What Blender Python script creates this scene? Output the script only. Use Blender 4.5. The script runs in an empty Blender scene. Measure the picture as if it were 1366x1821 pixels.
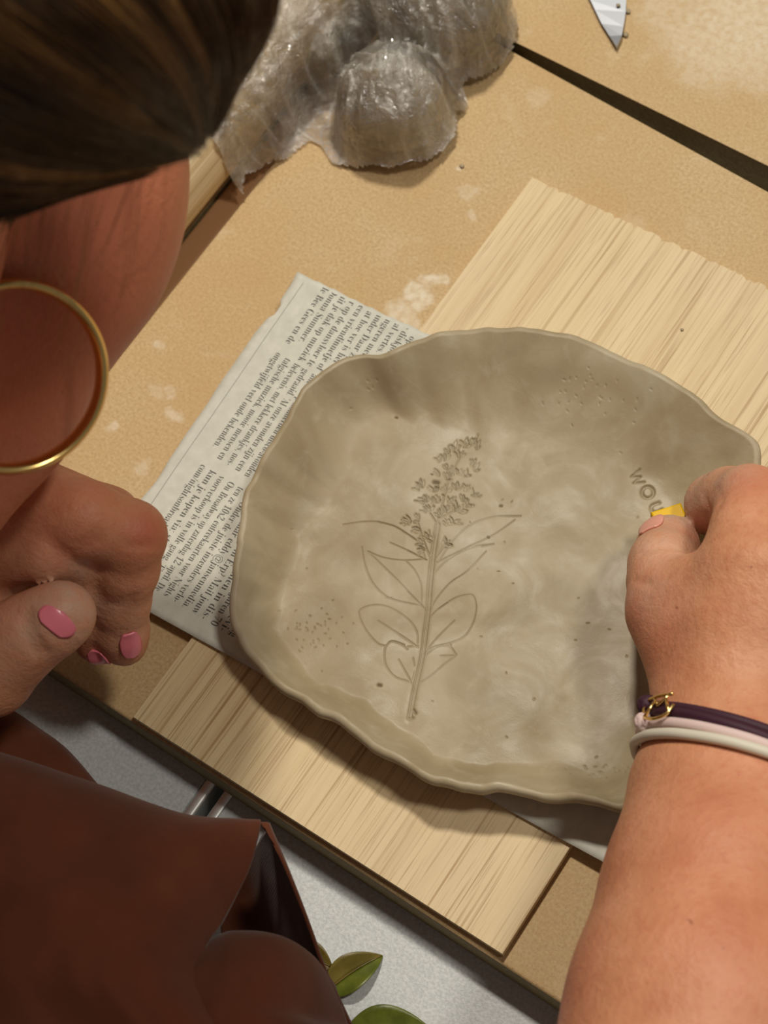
import bpy, bmesh, math, random
import numpy as np
from mathutils import Vector, Matrix, Quaternion

random.seed(7)
rng = np.random.default_rng(7)
SC = bpy.context.scene
COL = SC.collection

# ------------------------------------------------------------------ camera
F_PX = 3273.48
R = np.array([[0.8194060291813132, 0.5569144765013258, -0.1357203934733734],
              [0.4572932129474434, -0.7778744492069929, -0.4310385814090448],
              [-0.3456250522365489, 0.29113159762240143, -0.8920682239225378]])
CAM = np.array([0.2557, -0.0810, 0.584])
cam_d = bpy.data.cameras.new('camera')
cam = bpy.data.objects.new('camera', cam_d)
COL.objects.link(cam)
m = Matrix(((R[0][0], -R[1][0], -R[2][0], CAM[0]),
            (R[0][1], -R[1][1], -R[2][1], CAM[1]),
            (R[0][2], -R[1][2], -R[2][2], CAM[2]), (0, 0, 0, 1)))
cam.matrix_world = m
cam_d.sensor_fit = 'VERTICAL'
cam_d.sensor_height = 24.0
cam_d.lens = 24.0 * F_PX / 1821
cam_d.clip_start = 0.01
cam_d.dof.use_dof = True
cam_d.dof.focus_distance = 0.605
cam_d.dof.aperture_fstop = 10.5
SC.camera = cam

# ------------------------------------------------------------------ light
world = bpy.data.worlds.new('room_light')
SC.world = world
world.use_nodes = True
wb = world.node_tree.nodes['Background']
wb.inputs[0].default_value = (1.0, 0.95, 0.87, 1)
wb.inputs[1].default_value = 0.125


def area(name, loc, target, size, power, col):
    d = bpy.data.lights.new(name, 'AREA')
    d.shape = 'DISK'
    d.size = size
    d.energy = power
    d.color = col
    o = bpy.data.objects.new(name, d)
    COL.objects.link(o)
    o.location = loc
    o.rotation_euler = (Vector(target) - Vector(loc)).to_track_quat('-Z', 'Y').to_euler()
    return o


area('ceiling_lamp', (-0.42, 0.86, 2.0), (0.03, 0.1, 0), 0.20, 31, (1.0, 0.93, 0.81))
area('ceiling_lamp', (0.85, 0.60, 1.95), (0.05, 0.1, 0), 0.26, 15, (1.0, 0.94, 0.84))
SC.view_settings.view_transform = 'Standard'
SC.view_settings.look = 'None'
SC.view_settings.gamma = 1.0
SC.view_settings.use_curve_mapping = False
SC.view_settings.exposure = -0.08


# ------------------------------------------------------------------ helpers
def U(x, y, z):
    """world point at height z seen at photograph pixel (x, y)"""
    d = R.T @ np.array([x - 683.0, y - 910.5, F_PX])
    return CAM + d * ((z - CAM[2]) / d[2])


def srgb(r, g, b):
    return tuple(((c / 255) / 12.92 if c / 255 <= 0.04045 else ((c / 255 + 0.055) / 1.055) ** 2.4) for c in (r, g, b)) + (1,)


def mesh_obj(name, verts, faces, mat=None, parent=None, smooth=True):
    me = bpy.data.meshes.new(name)
    verts = np.asarray(verts, dtype=np.float32)
    if isinstance(faces, np.ndarray):
        n, k = faces.shape
        me.vertices.add(len(verts))
        me.vertices.foreach_set('co', verts.ravel())
        me.loops.add(n * k)
        me.loops.foreach_set('vertex_index', faces.astype(np.int32).ravel())
        me.polygons.add(n)
        me.polygons.foreach_set('loop_start', np.arange(0, n * k, k, dtype=np.int32))
        me.update(calc_edges=True)
        me.validate()
    else:
        me.from_pydata([tuple(map(float, v)) for v in verts], [], faces)
        me.update()
    if smooth:
        me.polygons.foreach_set('use_smooth', np.ones(len(me.polygons), dtype=bool))
    if mat:
        me.materials.append(mat)
    o = bpy.data.objects.new(name, me)
    COL.objects.link(o)
    if parent:
        o.parent = parent
    return o


def bm_obj(name, bm, mat=None, parent=None, smooth=False):
    me = bpy.data.meshes.new(name)
    bmesh.ops.recalc_face_normals(bm, faces=bm.faces)
    bm.to_mesh(me)
    bm.free()
    if smooth:
        me.polygons.foreach_set('use_smooth', np.ones(len(me.polygons), dtype=bool))
    if mat:
        me.materials.append(mat)
    o = bpy.data.objects.new(name, me)
    COL.objects.link(o)
    if parent:
        o.parent = parent
    return o


def empty(name, loc=(0, 0, 0)):
    # parts carry world coordinates, so the empty keeps an identity transform unless a base is given
    o = bpy.data.objects.new(name, None)
    o.empty_display_size = 0.02
    COL.objects.link(o)
    o.location = loc
    return o


def tag(o, label=None, cat=None, group=None, kind=None):
    if label:
        o['label'] = label
    if cat:
        o['category'] = cat
    if group:
        o['group'] = group
    if kind:
        o['kind'] = kind
    return o


def attr(o, name, vals):
    a = o.data.attributes.new(name, 'FLOAT', 'POINT')
    a.data.foreach_set('value', np.asarray(vals, dtype=np.float32))


def box(bm, x0, x1, y0, y1, z0, z1, bevel=0.0, seg=2):
    r = bmesh.ops.create_cube(bm, size=1)
    for v in r['verts']:
        v.co = Vector((x0 + (v.co.x + .5) * (x1 - x0), y0 + (v.co.y + .5) * (y1 - y0), z0 + (v.co.z + .5) * (z1 - z0)))
    if bevel:
        es = list({e for v in r['verts'] for e in v.link_edges})
        bmesh.ops.bevel(bm, geom=es, offset=bevel, segments=seg, affect='EDGES', profile=.5)


def prism(bm, pts, z0, z1, bevel=0.0, seg=2):
    lo = [bm.verts.new((p[0], p[1], z0)) for p in pts]
    hi = [bm.verts.new((p[0], p[1], z1)) for p in pts]
    n = len(pts)
    bm.faces.new(hi)
    bm.faces.new(lo[::-1])
    top = []
    for i in range(n):
        bm.faces.new((lo[i], lo[(i + 1) % n], hi[(i + 1) % n], hi[i]))
        top.append(bm.edges.get((hi[i], hi[(i + 1) % n])))
    if bevel:
        bmesh.ops.bevel(bm, geom=top, offset=bevel, segments=seg, affect='EDGES', profile=.5)


def catmull(pts, n, closed=False):
    pts = np.asarray(pts, float)
    N = len(pts)
    out = []
    segs = N if closed else N - 1
    for s in np.linspace(0, segs, n, endpoint=not closed):
        i = min(int(s), segs - 1)
        t = s - i
        g = (lambda k: pts[k % N]) if closed else (lambda k: pts[min(max(k, 0), N - 1)])
        p0, p1, p2, p3 = g(i - 1), g(i), g(i + 1), g(i + 2)
        out.append(.5 * (2 * p1 + (p2 - p0) * t + (2 * p0 - 5 * p1 + 4 * p2 - p3) * t * t + (3 * p1 - p0 - 3 * p2 + p3) * t ** 3))
    return np.array(out)


def tube(path, rad, sides=8, closed=False, flat=None):
    """tube mesh along a path; rad scalar or per-point; returns verts, faces list"""
    path = np.asarray(path, float)
    n = len(path)
    rad = np.broadcast_to(np.asarray(rad, float), (n,))
    T = np.gradient(path, axis=0) if not closed else np.roll(path, -1, 0) - np.roll(path, 1, 0)
    T /= np.linalg.norm(T, axis=1)[:, None] + 1e-12
    ref = np.array([0, 0, 1.]) if abs(T[0][2]) < .9 else np.array([1., 0, 0])
    V = []
    N = ref - T[0] * (ref @ T[0])
    for i in range(n):
        N = N - T[i] * (N @ T[i])
        N /= np.linalg.norm(N) + 1e-12
        B = np.cross(T[i], N)
        for k in range(sides):
            a = 2 * math.pi * k / sides
            V.append(path[i] + rad[i] * (math.cos(a) * N + math.sin(a) * B))
    F = []
    for i in range(n if closed else n - 1):
        j = (i + 1) % n
        for k in range(sides):
            l = (k + 1) % sides
            F.append((i * sides + k, i * sides + l, j * sides + l, j * sides + k))
    if not closed:
        F.append(tuple(range(sides))[::-1])
        F.append(tuple((n - 1) * sides + k for k in range(sides)))
    return V, F


def join_parts(parts):
    V, F = [], []
    for v, f in parts:
        b = len(V)
        V += [tuple(map(float, p)) for p in v]
        F += [tuple(i + b for i in q) for q in f]
    return V, F


def vnoise2(x, y, seed=0):
    """smooth value noise on arrays, about -1..1"""
    xi, yi = np.floor(x).astype(np.int64), np.floor(y).astype(np.int64)
    fx, fy = x - xi, y - yi
    fx = fx * fx * fx * (fx * (fx * 6 - 15) + 10)
    fy = fy * fy * fy * (fy * (fy * 6 - 15) + 10)

    def h(a, b):
        n = (a * 374761393 + b * 668265263 + seed * 982451653) & 0x7fffffff
        n = ((n ^ (n >> 13)) * 1274126177) & 0x7fffffff
        n = n ^ (n >> 16)
        return (n & 0xffff) / 32767.5 - 1
    return (h(xi, yi) * (1 - fx) + h(xi + 1, yi) * fx) * (1 - fy) + (h(xi, yi + 1) * (1 - fx) + h(xi + 1, yi + 1) * fx) * fy


def fbm(x, y, seed=0, oct=3):
    s, a = 0, 1
    for o in range(oct):
        s = s + a * vnoise2(x * 2 ** o + 17.3 * o, y * 2 ** o + 5.1 * o, seed + o)
        a *= .5
    return s


def sstep(a, b, x):
    t = np.clip((x - a) / (b - a), 0, 1)
    return t * t * (3 - 2 * t)


# ------------------------------------------------------------------ materials
class NT:
    def __init__(self, name):
        self.m = bpy.data.materials.new(name)
        self.m.use_nodes = True
        self.t = self.m.node_tree
        self.b = self.t.nodes['Principled BSDF']
        self.out = self.t.nodes['Material Output']

    def n(self, typ, **kw):
        nd = self.t.nodes.new(typ)
        ins = kw.pop('ins', {})
        for k, v in kw.items():
            setattr(nd, k, v)
        for k, v in ins.items():
            s = nd.inputs[k]
            if hasattr(v, 'is_output'):
                self.t.links.new(v, s)
            else:
                s.default_value = v
        return nd

    def link(self, a, b):
        self.t.links.new(a, b)

    def set(self, **kw):
        for k, v in kw.items():
            s = self.b.inputs[k.replace('_', ' ')]
            if hasattr(v, 'is_output'):
                self.link(v, s)
            else:
                s.default_value = v

    def coords(self, scale=(1, 1, 1), rot=(0, 0, 0), loc=(0, 0, 0)):
        g = self.n('ShaderNodeTexCoord')
        mp = self.n('ShaderNodeMapping', ins={'Vector': g.outputs['Object'], 'Scale': scale, 'Rotation': rot, 'Location': loc})
        return mp.outputs[0]

    def noise(self, vec, scale, detail=3, rough=.5, dist=0.0):
        return self.n('ShaderNodeTexNoise', ins={'Vector': vec, 'Scale': scale, 'Detail': detail, 'Roughness': rough, 'Distortion': dist}).outputs['Fac']

    def ramp(self, fac, stops):
        r = self.n('ShaderNodeValToRGB', ins={'Fac': fac})
        e = r.color_ramp.elements
        while len(e) < len(stops):
            e.new(.5)
        for el, (p, c) in zip(e, stops):
            el.position = p
            el.color = c if len(c) == 4 else tuple(c) + (1,)
        return r.outputs['Color']

    def maprange(self, v, a, b, c=0.0, d=1.0):
        return self.n('ShaderNodeMapRange', ins={'Value': v, 'From Min': a, 'From Max': b, 'To Min': c, 'To Max': d}).outputs[0]

    def mix(self, fac, a, b, blend='MIX'):
        nd = self.n('ShaderNodeMix', data_type='RGBA', blend_type=blend)
        for s, v in ((nd.inputs[0], fac), (nd.inputs[6], a), (nd.inputs[7], b)):
            if hasattr(v, 'is_output'):
                self.link(v, s)
            else:
                s.default_value = v
        return nd.outputs[2]

    def math(self, op, a, b=0.0):
        nd = self.n('ShaderNodeMath', operation=op)
        for s, v in ((nd.inputs[0], a), (nd.inputs[1], b)):
            if hasattr(v, 'is_output'):
                self.link(v, s)
            else:
                s.default_value = v
        return nd.outputs[0]

    def attr(self, name):
        return self.n('ShaderNodeAttribute', attribute_name=name).outputs['Fac']

    def bump(self, h, strength=.3, dist=.001, prev=None):
        nd = self.n('ShaderNodeBump', ins={'Height': h, 'Strength': strength, 'Distance': dist})
        if prev is not None:
            self.link(prev, nd.inputs['Normal'])
        return nd.outputs[0]


def m_plain(name, col, rough=.6, metal=0.0, spec=.5):
    t = NT(name)
    t.set(Base_Color=col, Roughness=rough, Metallic=metal)
    t.b.inputs['Specular IOR Level'].default_value = spec
    return t.m


def m_mdf(spots=()):
    t = NT('mdf')
    v = t.coords()
    a = t.noise(v, 800, 4, .65)
    b = t.noise(v, 1500, 2, .6)
    c = t.noise(v, 22, 3, .55)
    col = t.ramp(a, [(.30, srgb(178, 149, 107)), (.5, srgb(195, 167, 123)), (.70, srgb(209, 184, 142))])
    col = t.mix(t.maprange(c, .35, .68, 0, .55), col, srgb(190, 155, 104))
    dark = t.maprange(b, .60, .72, 0, .45)
    col = t.mix(dark, col, srgb(128, 92, 52))
    # dry clay slip left on the board: pale marks with their own outline
    g = t.n('ShaderNodeTexCoord').outputs['Object']
    wob = t.n('ShaderNodeTexNoise', ins={'Vector': g, 'Scale': 95.0, 'Detail': 4.0}).outputs['Color']
    off = t.n('ShaderNodeVectorMath', operation='MULTIPLY_ADD', ins={0: wob, 1: (.016, .016, 0), 2: (-.008, -.008, 0)}).outputs[0]
    gv = t.n('ShaderNodeVectorMath', operation='ADD', ins={0: g, 1: off}).outputs[0]
    tot = None
    for (x, y, r, s) in spots:
        d = t.n('ShaderNodeVectorMath', operation='DISTANCE', ins={0: gv, 1: (x, y, 0)}).outputs['Value']
        f = t.maprange(d, r * .55, r * 1.05, s, 0)
        tot = f if tot is None else t.math('MAXIMUM', tot, f)
    if tot is not None:
        gr = t.maprange(t.noise(v, 330, 3), .35, .6, .45, 1)
        tot = t.math('MULTIPLY', tot, gr)
        col = t.mix(tot, col, srgb(222, 210, 186))
    # faint overall smears
    sm = t.maprange(t.noise(v, 48, 5, .6, .6), .60, .74, 0, .38)
    col = t.mix(sm, col, srgb(216, 198, 165))
    t.set(Base_Color=col, Roughness=.62)
    t.b.inputs['Specular IOR Level'].default_value = .3
    t.set(Normal=t.bump(a, .12, .0006))
    return t.m


def m_mdf_edge():
    t = NT('mdf_edge')
    v = t.coords()
    a = t.noise(v, 700, 3, .6)
    t.set(Base_Color=t.ramp(a, [(.3, srgb(120, 103, 66)), (.7, srgb(152, 132, 90))]), Roughness=.7)
    return t.m


def m_oak():
    t = NT('oak')
    v = t.coords((760, 8, 40))
    v2 = t.coords((160, 2.0, 20), loc=(3, 1, 0))
    v3 = t.coords((1900, 40, 90), loc=(1, 7, 0))
    warp = t.noise(t.coords((14, 9, 9)), 1.0, 2)
    a = t.n('ShaderNodeTexNoise', ins={'Vector': v, 'Scale': 1.0, 'Detail': 3.0, 'Roughness': .55, 'Distortion': .35}).outputs['Fac']
    b = t.n('ShaderNodeTexNoise', ins={'Vector': v2, 'Scale': 1.0, 'Detail': 2.0}).outputs['Fac']
    c = t.n('ShaderNodeTexNoise', ins={'Vector': v3, 'Scale': 1.0, 'Detail': 2.0}).outputs['Fac']
    base = t.ramp(b, [(.3, srgb(207, 180, 134)), (.55, srgb(222, 199, 154)), (.75, srgb(212, 188, 140))])
    base = t.mix(t.maprange(warp, .3, .7, 0, .5), base, srgb(212, 192, 158))
    line = t.math('MULTIPLY', t.maprange(a, .53, .64, 0, .95), t.maprange(t.noise(t.coords((26, 9, 9), loc=(5, 2, 0)), 1.0, 2), .3, .65, .25, 1))
    base = t.mix(line, base, srgb(172, 138, 94))
    pore = t.maprange(c, .58, .70, 0, .40)
    base = t.mix(pore, base, srgb(150, 113, 70))
    t.set(Base_Color=base, Roughness=.5)
    t.b.inputs['Specular IOR Level'].default_value = .35
    t.set(Normal=t.bump(t.math('ADD', a, c), .25, .0005))
    return t.m


def m_palewood():
    t = NT('pale_wood')
    v = t.coords((500, 9, 500))
    a = t.noise(v, 1.0, 3)
    t.set(Base_Color=t.ramp(a, [(.35, srgb(206, 178, 132)), (.65, srgb(232, 212, 172))]), Roughness=.45)
    return t.m


def m_clay():
    t = NT('wet_clay')
    v = t.coords()
    a = t.noise(v, 26, 4, .55, .8)
    b = t.noise(v, 90, 4, .6, .4)
    c = t.noise(v, 1700, 2, .6)
    col = t.ramp(a, [(.30, srgb(146, 130, 100)), (.5, srgb(161, 146, 116)), (.70, srgb(178, 165, 139))])
    col = t.mix(t.maprange(b, .55, .75, 0, .45), col, srgb(187, 175, 151))
    col = t.mix(t.maprange(c, .66, .74, 0, .22), col, srgb(110, 90, 62))
    # finger smears drawn out along one direction
    sm = t.noise(t.coords((60, 420, 60), rot=(0, 0, .5)), 1.0, 4, .6, .5)
    col = t.mix(t.maprange(sm, .60, .78, 0, .14), col, srgb(192, 181, 158))
    tint = t.attr('shade_residue')
    col = t.mix(t.math('MULTIPLY', tint, .8), col, srgb(80, 60, 30))  # groove shade painted into the clay colour, with brown plant residue in the florets
    rough = t.maprange(t.noise(v, 40, 4, .6, 1.0), .35, .7, .42, .66)
    t.set(Base_Color=col, Roughness=rough)
    t.b.inputs['Specular IOR Level'].default_value = .42
    h = t.math('ADD', t.math('MULTIPLY', b, 1.0), t.math('MULTIPLY', sm, .15))
    n1 = t.bump(h, .16, .0012)
    n2 = t.bump(c, .10, .0003, n1)
    t.set(Normal=n2)
    return t.m


def m_paper():
    t = NT('newsprint')
    v = t.coords()
    a = t.noise(v, 220, 4, .6)
    b = t.noise(v, 28, 3)
    col = t.ramp(a, [(.3, srgb(198, 197, 184)), (.7, srgb(214, 213, 201))])
    col = t.mix(t.maprange(b, .45, .7, 0, .35), col, srgb(196, 194, 184))
    t.set(Base_Color=col, Roughness=.8)
    t.b.inputs['Specular IOR Level'].default_value = .2
    t.set(Normal=t.bump(b, .25, .002))
    return t.m


def m_skin():
    t = NT('skin')
    v = t.coords()
    a = t.noise(v, 60, 4, .55)
    b = t.noise(v, 420, 3, .6)
    c = t.noise(v, 1300, 2, .6)
    col = t.ramp(a, [(.3, srgb(196, 132, 96)), (.5, srgb(208, 146, 108)), (.7, srgb(218, 158, 122))])
    col = t.mix(t.maprange(b, .5, .7, 0, .35), col, srgb(192, 112, 84))
    fl = t.math('MULTIPLY', t.attr('flush'), t.maprange(a, .25, .75, .6, 1))
    col = t.mix(fl, col, srgb(184, 88, 66))
    du = t.math('MULTIPLY', t.attr('dust'), t.maprange(t.noise(v, 180, 4, .65), .3, .62, .35, .95))
    col = t.mix(du, col, srgb(190, 166, 146))
    mole = t.noise(t.coords(loc=(.3, .4, .7)), 420, 0)
    col = t.mix(t.maprange(mole, .86, .89, 0, .55), col, srgb(130, 70, 48))
    t.set(Base_Color=col, Roughness=.5)
    t.b.inputs['Specular IOR Level'].default_value = .35
    t.b.inputs['Subsurface Weight'].default_value = .12
    t.b.inputs['Subsurface Radius'].default_value = (1, .35, .2)
    t.b.inputs['Subsurface Scale'].default_value = .004
    n1 = t.bump(b, .55, .0007)
    n2 = t.bump(c, .5, .0003, n1)
    t.set(Normal=n2)
    return t.m


def m_cloth(name, c1, c2):
    t = NT(name)
    v = t.coords()
    w = t.n('ShaderNodeTexWave', ins={'Vector': t.coords((1, 1, 1), rot=(0, 0, .7)), 'Scale': 320.0, 'Distortion': 1.0}).outputs['Fac']
    a = t.noise(v, 45, 4)
    b = t.noise(v, 900, 2)
    col = t.mix(t.maprange(a, .3, .7), c1, c2)
    col = t.mix(t.math('MULTIPLY', b, .4), col, c1)
    t.set(Base_Color=col, Roughness=.9)
    t.b.inputs['Specular IOR Level'].default_value = .15
    t.b.inputs['Sheen Weight'].default_value = .12
    t.b.inputs['Sheen Roughness'].default_value = .5
    t.set(Normal=t.bump(t.math('ADD', t.math('MULTIPLY', w, .3), b), .15, .0004))
    return t.m


def m_table():
    t = NT('grey_laminate')
    v = t.coords()
    a = t.noise(v, 900, 2, .7)
    b = t.noise(v, 30, 3)
    col = t.ramp(a, [(.35, srgb(180, 184, 184)), (.65, srgb(203, 206, 205))])
    col = t.mix(t.maprange(b, .6, .75, 0, .25), col, srgb(205, 200, 188))
    t.set(Base_Color=col, Roughness=.42)
    t.set(Normal=t.bump(a, .22, .0004))
    return t.m


def m_plastic():
    t = NT('clear_film')
    v = t.coords()
    tr = t.n('ShaderNodeBsdfTransparent', ins={'Color': (.97, .96, .94, 1)}).outputs[0]
    h = t.math('ADD', t.noise(v, 130, 5, .6, 1.2), t.math('MULTIPLY', t.noise(v, 420, 3, .6, .8), .4))
    nb = t.bump(h, .85, .003)
    gl = t.n('ShaderNodeBsdfGlossy', ins={'Color': (1, 1, 1, 1), 'Roughness': .14, 'Normal': nb}).outputs[0]
    df = t.n('ShaderNodeBsdfTranslucent', ins={'Color': (.95, .92, .86, 1), 'Normal': nb}).outputs[0]
    dd = t.n('ShaderNodeBsdfDiffuse', ins={'Color': (.93, .90, .83, 1), 'Normal': nb}).outputs[0]
    mm = t.n('ShaderNodeMixShader', ins={0: .5, 1: dd, 2: df}).outputs[0]
    hz = t.math('ADD', t.maprange(t.noise(v, 70, 4, .6, 1.0), .40, .68, .10, .42), t.math('MULTIPLY', t.attr('haze'), .55))
    s1 = t.n('ShaderNodeMixShader', ins={0: hz, 1: tr, 2: mm}).outputs[0]
    fr = t.n('ShaderNodeFresnel', ins={'IOR': 1.5, 'Normal': nb}).outputs[0]
    s2 = t.n('ShaderNodeMixShader', ins={0: t.maprange(fr, 0, 1, .10, 1), 1: s1, 2: gl}).outputs[0]
    t.link(s2, t.out.inputs['Surface'])
    return t.m


def m_hair():
    t = NT('hair')
    h = t.attr('tone')
    col = t.ramp(h, [(0, srgb(62, 40, 19)), (.55, srgb(98, 66, 32)), (1, srgb(158, 114, 60))])
    t.set(Base_Color=col, Roughness=.42)
    t.b.inputs['Specular IOR Level'].default_value = .4
    return t.m


MAT = dict(
    mdf_edge=m_mdf_edge(), oak=m_oak(), pale=m_palewood(), clay=m_clay(), paper=m_paper(), skin=m_skin(),
    apron=m_cloth('brown_canvas', srgb(88, 46, 28), srgb(106, 58, 37)), trousers=m_cloth('dark_denim', srgb(40, 44, 56), srgb(55, 60, 74)),
    table=m_table(), film=m_plastic(), hair=m_hair(),
    ink=m_plain('ink', srgb(78, 77, 72), .8), rule=m_plain('ink_rule', srgb(150, 149, 140), .8),
    steel=m_plain('steel', (.46, .48, .52, 1), .42, 1.0), alu=m_plain('aluminium', (.88, .89, .87, 1), .42, .9),
    gold=m_plain('gold', (.95, .66, .24, 1), .2, 1.0), nail=m_plain('pink_polish', srgb(230, 126, 140), .25, 0, .6),
    nailpale=m_plain('pale_pink_polish', srgb(226, 160, 142), .3, 0, .5),
    yellow=m_plain('yellow_plastic', srgb(228, 184, 6), .5, 0, .25),
    purple=m_plain('purple_cord', srgb(58, 20, 40), .65), pink=m_plain('pale_pink_cord', srgb(222, 196, 190), .6),
    cream=m_plain('cream_cord', srgb(214, 208, 190), .55),
    floor=m_plain('floor', srgb(120, 112, 100), .6), eye=m_plain('eye_white', srgb(230, 225, 215), .2),
    leg=m_plain('dark_metal', srgb(60, 60, 62), .4, .8), handle=m_plain('black_handle', srgb(28, 28, 30), .45),
)
tsp = []
for (px, py, rmm, s) in [(742, 520, 6.5, .95), (778, 493, 4.6, .9), (715, 552, 6.0, .75), (735, 575, 5, .6), (830, 345, 4, .35), (822, 298, 2.0, .8), (838, 385, 3, .5),
                         (318, 738, 4.5, .6), (300, 700, 3, .4), (195, 762, 3, .7), (285, 610, 3.5, .5), (250, 830, 4, .4), (275, 700, 3, .3), (960, 170, 6, .25), (1130, 400, 6, .2)]:
    w = U(px, py, 0)
    tsp.append((float(w[0]), float(w[1]), rmm * .001, s))
MAT['mdf'] = m_mdf(tsp)
fsp = []
for (px, py, rmm, s) in [(1290, 60, 30, .6), (1366, 20, 40, .7), (1200, 10, 18, .45), (1250, 120, 12, .4), (1345, 120, 16, .45)]:
    w = U(px, py, 0)
    fsp.append((float(w[0]), float(w[1]), rmm * .001, s))
MAT['mdf_far'] = m_mdf(fsp)

# ------------------------------------------------------------------ structure
bm = bmesh.new()
box(bm, -2.2, 2.2, -2.0, 2.4, -.80, -.76)
tag(bm_obj('floor', bm, MAT['floor']), kind='structure')

ZT = -.018     # top of the grey tables (the work boards are 18 mm thick)
SEAM = .0325
for (x0, x1, lab) in ((-1.0, SEAM - .0022, 'pale grey work table on the left of the seam'), (SEAM + .0018, 1.25, 'pale grey work table on the right of the seam')):
    t = tag(empty('work_table'), lab + ' under the boards', 'table')
    bm = bmesh.new()
    box(bm, x0 + .004, x1 - .004, -.16, 1.2, ZT - .025, ZT)
    bm_obj('tabletop', bm, MAT['table'], t)
    bm = bmesh.new()
    bm.free()
    for xe in (x0 + .002, x1 - .002):
        bm = bmesh.new()
        box(bm, xe - .002, xe + .002, -.16, 1.2, ZT - .025, ZT, .0011, 3)
        tag(bm_obj('edge_band', bm, MAT['alu'], t, True), 'silver metal edge band')
    for lx in (x0 + .08, x1 - .08):
        for ly in (-.08, 1.1):
            bm = bmesh.new()
            box(bm, lx - .02, lx + .02, ly - .02, ly + .02, -.76, ZT - .025, .003)
            bm_obj('table_leg', bm, MAT['leg'], t)


def board(name, x0, x1, y0, y1, z0, z1, mat, emat, bev, label, cat):
    t = tag(empty(name), label, cat)
    bm = bmesh.new()
    prism(bm, [(x0, y0), (x1, y0), (x1, y1), (x0, y1)], z0, z1, bev, 3)
    o = bm_obj('panel', bm, mat, t)
    o.data.materials.append(emat)
    for p in o.data.polygons:
        if abs(p.normal.z) < .5:
            p.material_index = 1
    return t


def quad_board(name, pts, z0, z1, mat, emat, bev, label, cat):
    bm = bmesh.new()
    prism(bm, pts, z0, z1, bev, 3)
    o = bm_obj(name, bm, mat)
    o.data.materials.append(emat)
    for p in o.data.polygons:
        if abs(p.normal.z) < .5:
            p.material_index = 1
    return tag(o, label, cat)


XL = -.0952
quad_board('work_board', [(XL, -.0004), (.62, -.0062), (.62, .243), (.0802, .2937), (-.0459, .3053), (XL, .3099)], ZT, 0, MAT['mdf'], MAT['mdf_edge'], .0012,
           'brown fibreboard work panel under the oak board and newspaper', 'board')
quad_board('work_board', [(-.30, .3290), (-.0462, .3097), (.0743, .3042), (.62, .279), (.62, .80), (-.30, .80)], ZT, 0, MAT['mdf_far'], MAT['mdf_edge'], .0008,
           'brown fibreboard panel behind, with the knife and pale clay smears', 'board')
quad_board('work_board', [(-.52, -.02), (-.1085, -.012), (-.1085, .31), (-.52, .31)], ZT, -.004, MAT['mdf'], MAT['mdf_edge'], .0008,
           'brown fibreboard panel on the left, under the rolling pin', 'board')
bm = bmesh.new()
prism(bm, [(-.1072, .0), (-.0966, .0), (-.0966, .31), (-.1072, .31)], ZT, -.0035, .0012, 3)
tag(bm_obj('wooden_slat', bm, m_plain('reddish_wood', srgb(172, 128, 86), .6)), 'narrow reddish brown wooden slat along the left edge of the work panel', 'slat')

# oak board with a saw-torn far edge
ZB = .004
bm = bmesh.new()
pts = [(0, 0), (.1499, 0), (.1500, .255)]
xs = np.linspace(.1495, .0008, 110)
for i, x in enumerate(xs[:-1]):
    pts.append((x, .2545 + .0007 * ((i * 7919) % 13) / 13 - .0016 * (random.random() < .22) * random.random()))
pts.append((.0006, .2548))
prism(bm, pts, 0.0, ZB)
tag(bm_obj('oak_board', bm, MAT['oak']), 'pale oak board with fine straight grain lying under the newspaper and clay plate', 'board')

# ------------------------------------------------------------------ newspaper
PA = math.atan2(.0091, .2096)          # rotation of the sheet
NP_BL = np.array([-.0459, .0323])
ex = np.array([math.cos(PA), math.sin(PA)])
ey = np.array([-.0495, .9988])


def paper_z(x, y):
    z = .00475 + .0004 * vnoise2(x * 26, y * 26, 3) + .0003 * vnoise2(x * 60, y * 30, 5)
    z = z + .0012 * sstep(-.02, -.05, x) * (.6 + .6 * vnoise2(y * 22, y * 0, 9)) + .0010 * sstep(.055, .032, y - .04 * x)
    u = sstep(.13, .165, x)
    return np.maximum(z, ZB + .0004) + .0005 * u


nx, ny = 90, 64
LX, LY = .2098, .1422
V = []
top = []
for j in range(ny + 1):
    for i in range(nx + 1):
        u, v = i / nx * LX, j / ny * LY
        if j == ny:
            v -= .0006 * ((i * 37) % 7) / 7
        if i == 0:
            u += .0007 * vnoise2(np.array(v * 90.), np.array(0.), 4) + (.0014 if abs(v - .125) < .003 else 0)
        p = NP_BL + ex * u + ey * v
        V.append((p[0], p[1], float(paper_z(np.array(p[0]), np.array(p[1])))))
nv = len(V)
V += [(a, b, c - .00012) for (a, b, c) in V]
F = []
W1 = nx + 1
for j in range(ny):
    for i in range(nx):
        a = j * W1 + i
        F.append((a, a + 1, a + 1 + W1, a + W1))
        F.append((a + nv, a + W1 + nv, a + 1 + W1 + nv, a + 1 + nv))
rim = [i for i in range(nx + 1)] + [j * W1 + nx for j in range(1, ny + 1)] + [ny * W1 + i for i in range(nx - 1, -1, -1)] + [j * W1 for j in range(ny - 1, 0, -1)]
for a, b in zip(rim, rim[1:] + rim[:1]):
    F.append((a, a + nv, b + nv, b))
news = tag(empty('newspaper'), 'torn sheet of printed newspaper between the oak board and the clay plate', 'newspaper')
mesh_obj('sheet', V, F, MAT['paper'], news)

SERIF = {}
for i in range(26):
    SERIF[chr(97 + i)] = chr(0x1D41A + i)
    SERIF[chr(65 + i)] = chr(0x1D400 + i)
for i in range(10):
    SERIF[chr(48 + i)] = chr(0x1D7CE + i)


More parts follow.
